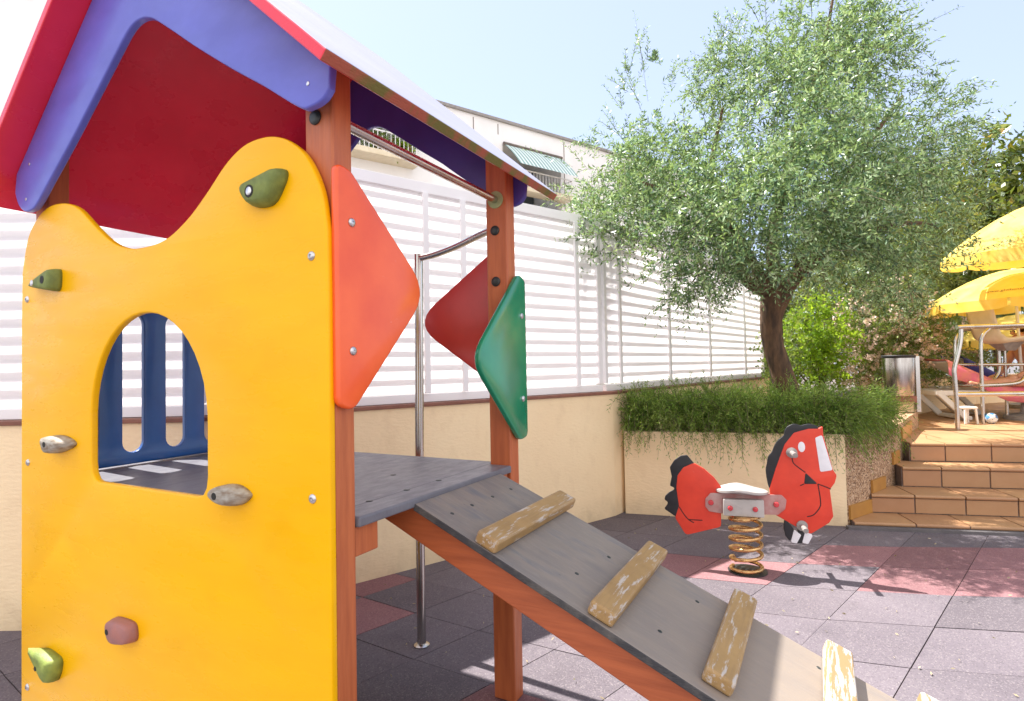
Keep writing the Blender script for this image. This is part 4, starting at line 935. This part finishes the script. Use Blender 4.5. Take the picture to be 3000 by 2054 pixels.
# litter bin
LB = empty('litter_bin', (4.62, 6.88, .767)); tag(LB, 'round stainless steel litter bin with black rim on a post bracket', 'bin')
b_ = MB(); b_.lathe([(.145, .20), (.150, .21), (.168, .64), (.165, .655)], 32); b_.build('drum', M['bin_steel'], LB, smooth=40)
b_ = MB(); b_.lathe([(.172, .648), (.176, .655), (.176, .676), (.17, .682), (.12, .682)], 32); b_.build('rim', M['black_rim'], LB, smooth=40)
b_ = MB(); b_.box((.20, -.02, .335), (.05, .05, .67)); b_.build('post', M['steel'], LB, bevel=.004)
b_ = MB(); b_.box((.02, -.02, .155), (.32, .05, .08)); b_.build('bracket', M['cap_tile'], LB, bevel=.004)
# hand rail
HR = empty('hand_rail', (5.10, 6.62, TZ)); tag(HR, 'stainless steel hand rail with two bars at the terrace edge above the steps', 'railing')
h_ = MB(); h_.tube(catmull([(.0, 0, 0), (0, 0, .3), (-.012, 0, .58), (-.010, 0, .70), (.05, 0, .92), (.075, 0, 1.05), (.08, 0, 1.16)], 5, False), .024, 12); h_.build('rail_post', M['steel'], HR, smooth=50)
h_ = MB(); h_.tube([(.02, -.02, 1.17), (.1, -.012, 1.175), (1.9, -.40, 1.18)], .026, 12); h_.build('top_rail', M['steel'], HR, smooth=50)
h_ = MB(); h_.tube([(.0, 0, .40), (1.9, -.39, .405)], .028, 12); h_.build('lower_rail', M['steel'], HR, smooth=50)
h_ = MB(); h_.tube([(1.9, -.40, 0), (1.9, -.40, 1.18)], .024, 12); h_.build('rail_post', M['steel'], HR, smooth=50)
# raised seat on a tube frame
RS = empty('poolside_chair', (6.05, 7.15, TZ)); tag(RS, 'cream plastic seat raised on a white tubular frame behind the hand rail', 'chair')
fr_ = MB()
for y in (0, .42):
    fr_.tube(catmull([(-.22, y, 0), (-.22, y, .45), (-.215, y, .95), (-.19, y, 1.08), (-.12, y, 1.16), (.0, y, 1.19), (.75, y, 1.19)], 5, False), .021, 10)
    fr_.tube(catmull([(-.26, y, .47), (.05, y, .475), (.24, y, .50), (.33, y, .58), (.36, y, .70), (.36, y, 1.02)], 5, False), .024, 10)
    fr_.tube([(-.26, y, .73), (.36, y, .72)], .017, 8)
    fr_.tube([(.44, y, 0), (.44, y, 1.04)], .019, 8)
fr_.tube([(.05, 0, .72), (.05, .42, .72)], .015, 8); fr_.tube([(-.22, 0, .47), (-.22, .42, .47)], .015, 8)
fr_.build('frame', M['steel'], RS, smooth=50)
sm = MB(); prof = catmull([(-.085, 1.46), (-.045, 1.43), (-.01, 1.30), (.02, 1.18), (.06, 1.07), (.13, 1.02), (.25, 1.03), (.42, 1.04), (.53, 1.045), (.60, 1.02), (.62, .985)], 4, False)
vs = []; NP = len(prof)
for yy in np.linspace(0, 1, 9):
    s = (yy - .5) * 2
    for i, (x, z) in enumerate(prof): vs.append((x, .21 + s * .22 * (.92 if i < NP * .4 else 1), z + .045 * s ** 4 - .0))
fs = [(a * NP + i, a * NP + i + 1, (a + 1) * NP + i + 1, (a + 1) * NP + i) for a in range(8) for i in range(NP - 1)]
sm.add(vs, fs); so3 = sm.build('seat', M['cream_plastic'], RS, smooth=180); md = so3.modifiers.new('s', 'SOLIDIFY'); md.thickness = .03
cb = MB(); cb.add([(.14, .1, 1.01), (.42, .1, 1.01), (.42, .34, 1.01), (.14, .34, 1.01), (.24, .16, .90), (.36, .16, .90), (.36, .28, .90), (.24, .28, .90)], [(0, 1, 2, 3), (7, 6, 5, 4), (0, 4, 5, 1), (1, 5, 6, 2), (2, 6, 7, 3), (3, 7, 4, 0)]); cb.build('seat_bracket', M['grip'], RS)
# loungers
def lounger(loc, rz, label, back=30, towel=None):
    L = empty('sun_lounger', loc, rz); tag(L, label, 'sun lounger', 'white plastic loungers on the terrace')
    f = MB()
    for y in (-.3, .3): f.bar((-.98, y, .36), (.98, y, .36), .05, .07)
    f.bar((-.98, -.325, .36), (-.98, .325, .36), .05, .07, up=Vector((0, 0, 1))); f.bar((.98, -.325, .36), (.98, .325, .36), .05, .07)
    f.build('frame', M['white_plastic'], L, bevel=.015)
    for (x0, x1) in ((-.96, -.66), (.40, .44), (.9, .86)):
        for y in (-.3, .3):
            l = MB(); l.bar((x0, y, .35), (x1, y, 0.03), .07, .06, up=Vector((0, 1, 0))); l.build('leg', M['white_plastic'], L, bevel=.012)
    ft = MB(); ft.bar((-.64, -.33, .03), (-.64, .33, .03), .09, .05); ft.build('foot_bar', M['white_plastic'], L, bevel=.012)
    s = MB()
    for k in range(13): s.box((-.10 + .082 * k, 0, .395), (.065, .55, .014))
    s.build('seat_slats', M['white_plastic'], L)
    c, sn = math.cos(R(back)), math.sin(R(back)); bk = MB()
    bk.bar((-.12, 0, .40), (-.12 - .82 * c, 0, .40 + .82 * sn), .56, .03); bk.build('backrest', M['white_plastic'], L, bevel=.01)
    if towel:
        tw = MB(); N = 14; vs = []
        for i in range(N + 1):
            t = i / N * 1.5
            if t < .86: x, z = -.12 - (.84 - t) * c, .40 + (.84 - t) * sn + .022
            else: x, z = -.12 + (t - .84), .42
            for (y, dz) in ((-.36, -.20 - .02 * math.sin(i * 1.3)), (-.345, -.05), (-.29, 0), (-.1, 0), (.1, 0), (.29, 0)): vs.append((x, y, z + dz + .008 * math.sin(9 * y + 3 * i)))
        tw.add(vs, [(i * 6 + k, i * 6 + k + 1, i * 6 + k + 7, i * 6 + k + 6) for i in range(N) for k in range(5)])
        o = tw.build('beach_towel', towel[0], None, smooth=180); md = o.modifiers.new('s', 'SOLIDIFY'); md.thickness = .008
        o.location = loc; o.rotation_euler = (0, 0, rz); tag(o, towel[1], 'towel')
    return L
lounger((6.62, 7.72, TZ), R(-10), 'white plastic sun lounger with pink towel on its raised back behind the hand rail', 27, (M['pink'], 'pink and orange beach towel draped over the raised lounger back'))
lounger((7.30, 8.35, TZ), R(-10), 'white plastic sun lounger with navy towel, farther behind the raised seat', 30, (M['navy'], 'navy blue beach towel on the farther lounger back'))
# low white stool
sto = empty('plastic_stool', (5.63, 7.16, TZ)); tag(sto, 'small low white plastic stool behind the hand rail foot', 'stool')
s = MB(); s.box((0, 0, .20), (.17, .17, .03)); s.build('seat', M['white_plastic'], sto, bevel=.012)
for x in (-.065, .065):
    for y in (-.065, .065):
        l = MB(); l.bar((x * 1.15, y * 1.15, 0), (x, y, .19), .022, .022, up=Vector((0, 1, 0))); l.build('leg', M['white_plastic'], sto, bevel=.004)
# ball
bm = bmesh.new(); bmesh.ops.create_uvsphere(bm, u_segments=24, v_segments=16, radius=.068)
me = bpy.data.meshes.new('ball'); bm.to_mesh(me); bm.free(); bo = mesh_obj('ball', me, M['ball'], None, 180); bo.location = (5.90, 7.12, TZ + .068)
tag(bo, 'small blue and white printed ball lying on the sunny terrace tiles', 'ball')
# parasols
def parasol(loc, rad, zrim, ztop, label, txt=None, facing=0.0, tilt=(0, 0)):
    P = empty('parasol', loc); tag(P, label, 'parasol', 'yellow parasols on the pool terrace'); P.rotation_euler = (tilt[0], tilt[1], 0)
    N = 8; H = ztop - zrim; mb = MB(); S = 6; K = 6
    def pt(a, t):
        sag = .055 * math.sin(math.pi * t) * 0
        k = a * N / (2 * math.pi); fr_ = k - math.floor(k); pinch = 1 - .045 * math.sin(math.pi * fr_) * t
        return Vector((rad * t * pinch * math.cos(a + facing), rad * t * pinch * math.sin(a + facing), zrim + H * (1 - t ** 1.75)))
    NA = N * K; vs = []
    for j in range(S + 1):
        for i in range(NA): vs.append(pt(2 * math.pi * i / NA, max(.02, j / S)))
    fs = [(j * NA + i, (j + 1) * NA + i, (j + 1) * NA + (i + 1) % NA, j * NA + (i + 1) % NA) for j in range(S) for i in range(NA)]
    mb.add(vs, fs); cn = mb.build('canopy', M['parasol'], P, smooth=50)
    va = MB(); vh = .13 * rad
    for q in range(N):
        vs = []
        for i in range(9):
            f = .02 + .96 * i / 8; p = pt(2 * math.pi * (q + f) / N, 1.0); r = p.copy(); r.z = 0; r.normalize()
            dz = vh * (1.0 - .28 * (abs(2 * f - 1) ** 5)); vs += [p + r * .004, p + r * .012 - Vector((0, 0, dz))]
        va.add(vs, [(2 * i, 2 * i + 1, 2 * i + 3, 2 * i + 2) for i in range(8)])
    va.build('valance', M['parasol'], P, smooth=60)
    po = MB(); po.tube([(0, 0, 0), (0, 0, ztop + .07)], [.018, .016], 12); po.build('pole', M['white_plastic'], P, smooth=50)
    fi = MB(); fi.lathe([(.03, ztop - .01), (.022, ztop + .03), (.016, ztop + .07), (.004, ztop + .085)], 12); fi.build('finial', M['white_plastic'], P, smooth=60)
    rb = MB()
    for q in range(N): 
        a = 2 * math.pi * q / N; rb.tube([pt(a, .04) - Vector((0, 0, .012)), pt(a, .5) - Vector((0, 0, .012)), pt(a, .98) - Vector((0, 0, .008))], .005, 5)
    rb.build('ribs', M['white_plastic'], P)
    bs = MB(); bs.lathe([(.22, 0), (.22, .06), (.05, .09), (.03, .22)], 20); bs.build('base', M['grip'], P, smooth=40)
    if txt:
        cu = bpy.data.curves.new('t', 'FONT'); cu.body = txt[0]; cu.size = txt[1]; cu.align_x = 'CENTER'; cu.align_y = 'CENTER'
        o = bpy.data.objects.new('t', cu); col.objects.link(o); dg = bpy.context.evaluated_depsgraph_get()
        me = bpy.data.meshes.new_from_object(o.evaluated_get(dg)); bpy.data.objects.remove(o)
        a0 = txt[2] - facing
        for v in me.vertices:   # wrap the letters on to the canopy panel
            t = txt[3] - v.co.y / (rad * 1.25); a = a0 + v.co.x / (rad * txt[3])
            e = 1e-3; p = pt(a, t); n = (pt(a + e, t) - p).cross(pt(a, t + e) - p); n.normalize()
            if n.z < 0: n = -n
            v.co = p + n * .006
        mesh_obj('lettering', me, M['lettering'], cn)
        for k_ in range(3):
            pass
    return P
PA = math.radians
parasol((6.08, 6.35, TZ), 1.02, 2.00, 2.55, 'nearer yellow parasol with web address print, higher at the right edge', ('www.ghthotels.com', .062, PA(-172), .86), PA(10), (R(3), R(-3)))
parasol((6.66, 7.5, TZ), 1.0, 1.55, 1.97, 'lower yellow parasol with web address print, behind the raised seat', ('www.ghthotels.com', .066, PA(-133), .86), PA(0), (0, R(-2)))
parasol((8.15, 9.2, TZ), 1.0, 1.08, 1.5, 'farthest yellow parasol, low behind the seat and rail', None, PA(12))
# person lying on the nearer lounger, upper body raised on the elbow
PS = empty('person', (6.80, 7.58, TZ)); tag(PS, 'person with brown hair and bare back sitting on the white lounger at the right edge', 'person')
def skin_body(name, pts, edges, rad, m, parent, root=0):
    me = bpy.data.meshes.new(name); me.from_pydata(pts, edges, []); o = mesh_obj(name, me, m, parent)
    sk_ = o.modifiers.new('skin', 'SKIN'); sk_.use_smooth_shade = True
    for i, v in enumerate(me.skin_vertices[0].data): v.radius = rad[i] if hasattr(rad[i], '__len__') else (rad[i], rad[i]); v.use_root = (i == root)
    s = o.modifiers.new('sub', 'SUBSURF'); s.levels = 2; s.render_levels = 2
    return o
bp_ = [(.06, 0, .50), (.07, 0, .62), (.05, 0, .76), (.0, 0, .90), (-.055, 0, 1.00), (-.085, 0, 1.07), (-.105, 0, 1.15),
       (.0, -.20, .92), (-.10, -.24, .68), (-.30, -.16, .56), (.0, .20, .92), (-.10, .24, .68), (-.30, .16, .56),
       (-.02, -.11, .49), (-.42, -.13, .50), (-.80, -.12, .46), (-.02, .11, .49), (-.42, .13, .50), (-.80, .12, .46), (-.90, -.12, .50), (-.90, .12, .50)]
be = [(0, 1), (1, 2), (2, 3), (3, 4), (4, 5), (5, 6), (3, 7), (7, 8), (8, 9), (3, 10), (10, 11), (11, 12), (0, 13), (13, 14), (14, 15), (0, 16), (16, 17), (17, 18), (15, 19), (18, 20)]
br = [(.12, .16), (.105, .145), (.11, .155), (.10, .15), (.055, .06), (.075, .07), (.085, .075), .06, .045, .03, .06, .045, .03, .088, .062, .042, .088, .062, .042, .035, .035]
bo_ = skin_body('body', bp_, be, br, M['skin'], PS)
hr = [(-.075, 0, 1.17), (-.10, 0, 1.215), (-.045, 0, 1.17), (-.01, 0, 1.08), (.035, 0, .97)]
skin_body('hair', hr, [(0, 1), (1, 2), (2, 3), (3, 4)], [.08, .075, .085, .075, .045], M['hair'], PS)
skin_body('swimwear', [(-.06, 0, .47), (.06, 0, .50), (.075, 0, .58)], [(0, 1), (1, 2)], [(.13, .18), (.135, .18), (.118, .158)], M['navy'], PS)
fc = MB()
for q in (-1, 1): fc.lathe([(.010, 0), (.008, .004)], 10, 0, Matrix.Translation((-.185, q * .028, 1.155)) @ Matrix.Rotation(R(-90), 4, 'Y'))
fc.build('eyes', M['black_board'], PS)
fc = MB(); fc.tube([(-.175, 0, 1.165), (-.205, 0, 1.13), (-.185, 0, 1.115)], [.010, .016, .012], 8); fc.build('nose', M['skin'], PS, smooth=180)
fc = MB(); fc.tube([(-.172, -.026, 1.088), (-.184, 0, 1.086), (-.172, .026, 1.088)], [.004, .008, .004], 6); fc.build('mouth', M['red_panel'], PS, smooth=180)
for q in (-1, 1):
    e_ = MB(); e_.tube([(-.105, q * .074, 1.115), (-.09, q * .086, 1.14), (-.095, q * .083, 1.17)], [.010, .014, .010], 7); e_.build('ear', M['skin'], PS, smooth=180)
for s in (-1, 1):
    h_ = MB(); w0 = Vector((-.30, s * .16, .56))
    h_.tube([w0, w0 + Vector((-.05, -s * .01, -.015)), w0 + Vector((-.10, -s * .02, -.03))], [.028, .04, .036], 8)
    for k in range(4):
        b0 = w0 + Vector((-.095, -s * .02 + (k - 1.5) * .018, -.03)); L = (.062, .074, .07, .055)[k]
        h_.tube([b0, b0 + Vector((-L * .5, 0, .006)), b0 + Vector((-L, 0, -.014))], [.0095, .009, .0065], 7)
    b0 = w0 + Vector((-.04, -s * .045, -.01)); h_.tube([b0, b0 + Vector((-.03, -s * .025, -.006)), b0 + Vector((-.06, -s * .03, -.016))], [.011, .01, .007], 7)
    h_.build('hand', M['skin'], PS, smooth=180)
tc_ = MB(); N = 12; vs = []
for i in range(N + 1):
    for j in range(6): vs.append((6.62 + .045 * i, 7.25 + .05 * j, TZ + .46 + .10 * math.sin(i * .5) * math.exp(-((j - 2.5) / 3) ** 2) + .02 * math.sin(i * 2 + j)))
tc_.add(vs, [(i * 6 + j, i * 6 + j + 1, i * 6 + j + 7, i * 6 + j + 6) for i in range(N) for j in range(5)])
tco = tc_.build('crumpled_towel', M['teal'], None, smooth=180); md = tco.modifiers.new('s', 'SOLIDIFY'); md.thickness = .01
tag(tco, 'crumpled teal towel on the lounger beside the sunbathing person', 'towel')
# ------------------------------------------------------------------ leaf litter on the rubber ground
n = 240
xs = rng.uniform(-1.2, 5, n); ys = rng.uniform(1.7, 5.1, n)
k = (ys < 3.8 + .78 * (xs + 1.05)) ; xs, ys = xs[k], ys[k]; n = len(xs)
P = np.stack([xs, ys, np.full(n, .006)], 1); d = rand_dirs(n); d[:, 2] = .12; d /= np.linalg.norm(d, axis=1, keepdims=True)
me = foliage_mesh('leaf_litter', P, d, .02, 1, .03, .009, 0, .05, stem=False, jit=.1)
tag(mesh_obj('leaf_litter', me, M['dry']), kind='stuff')
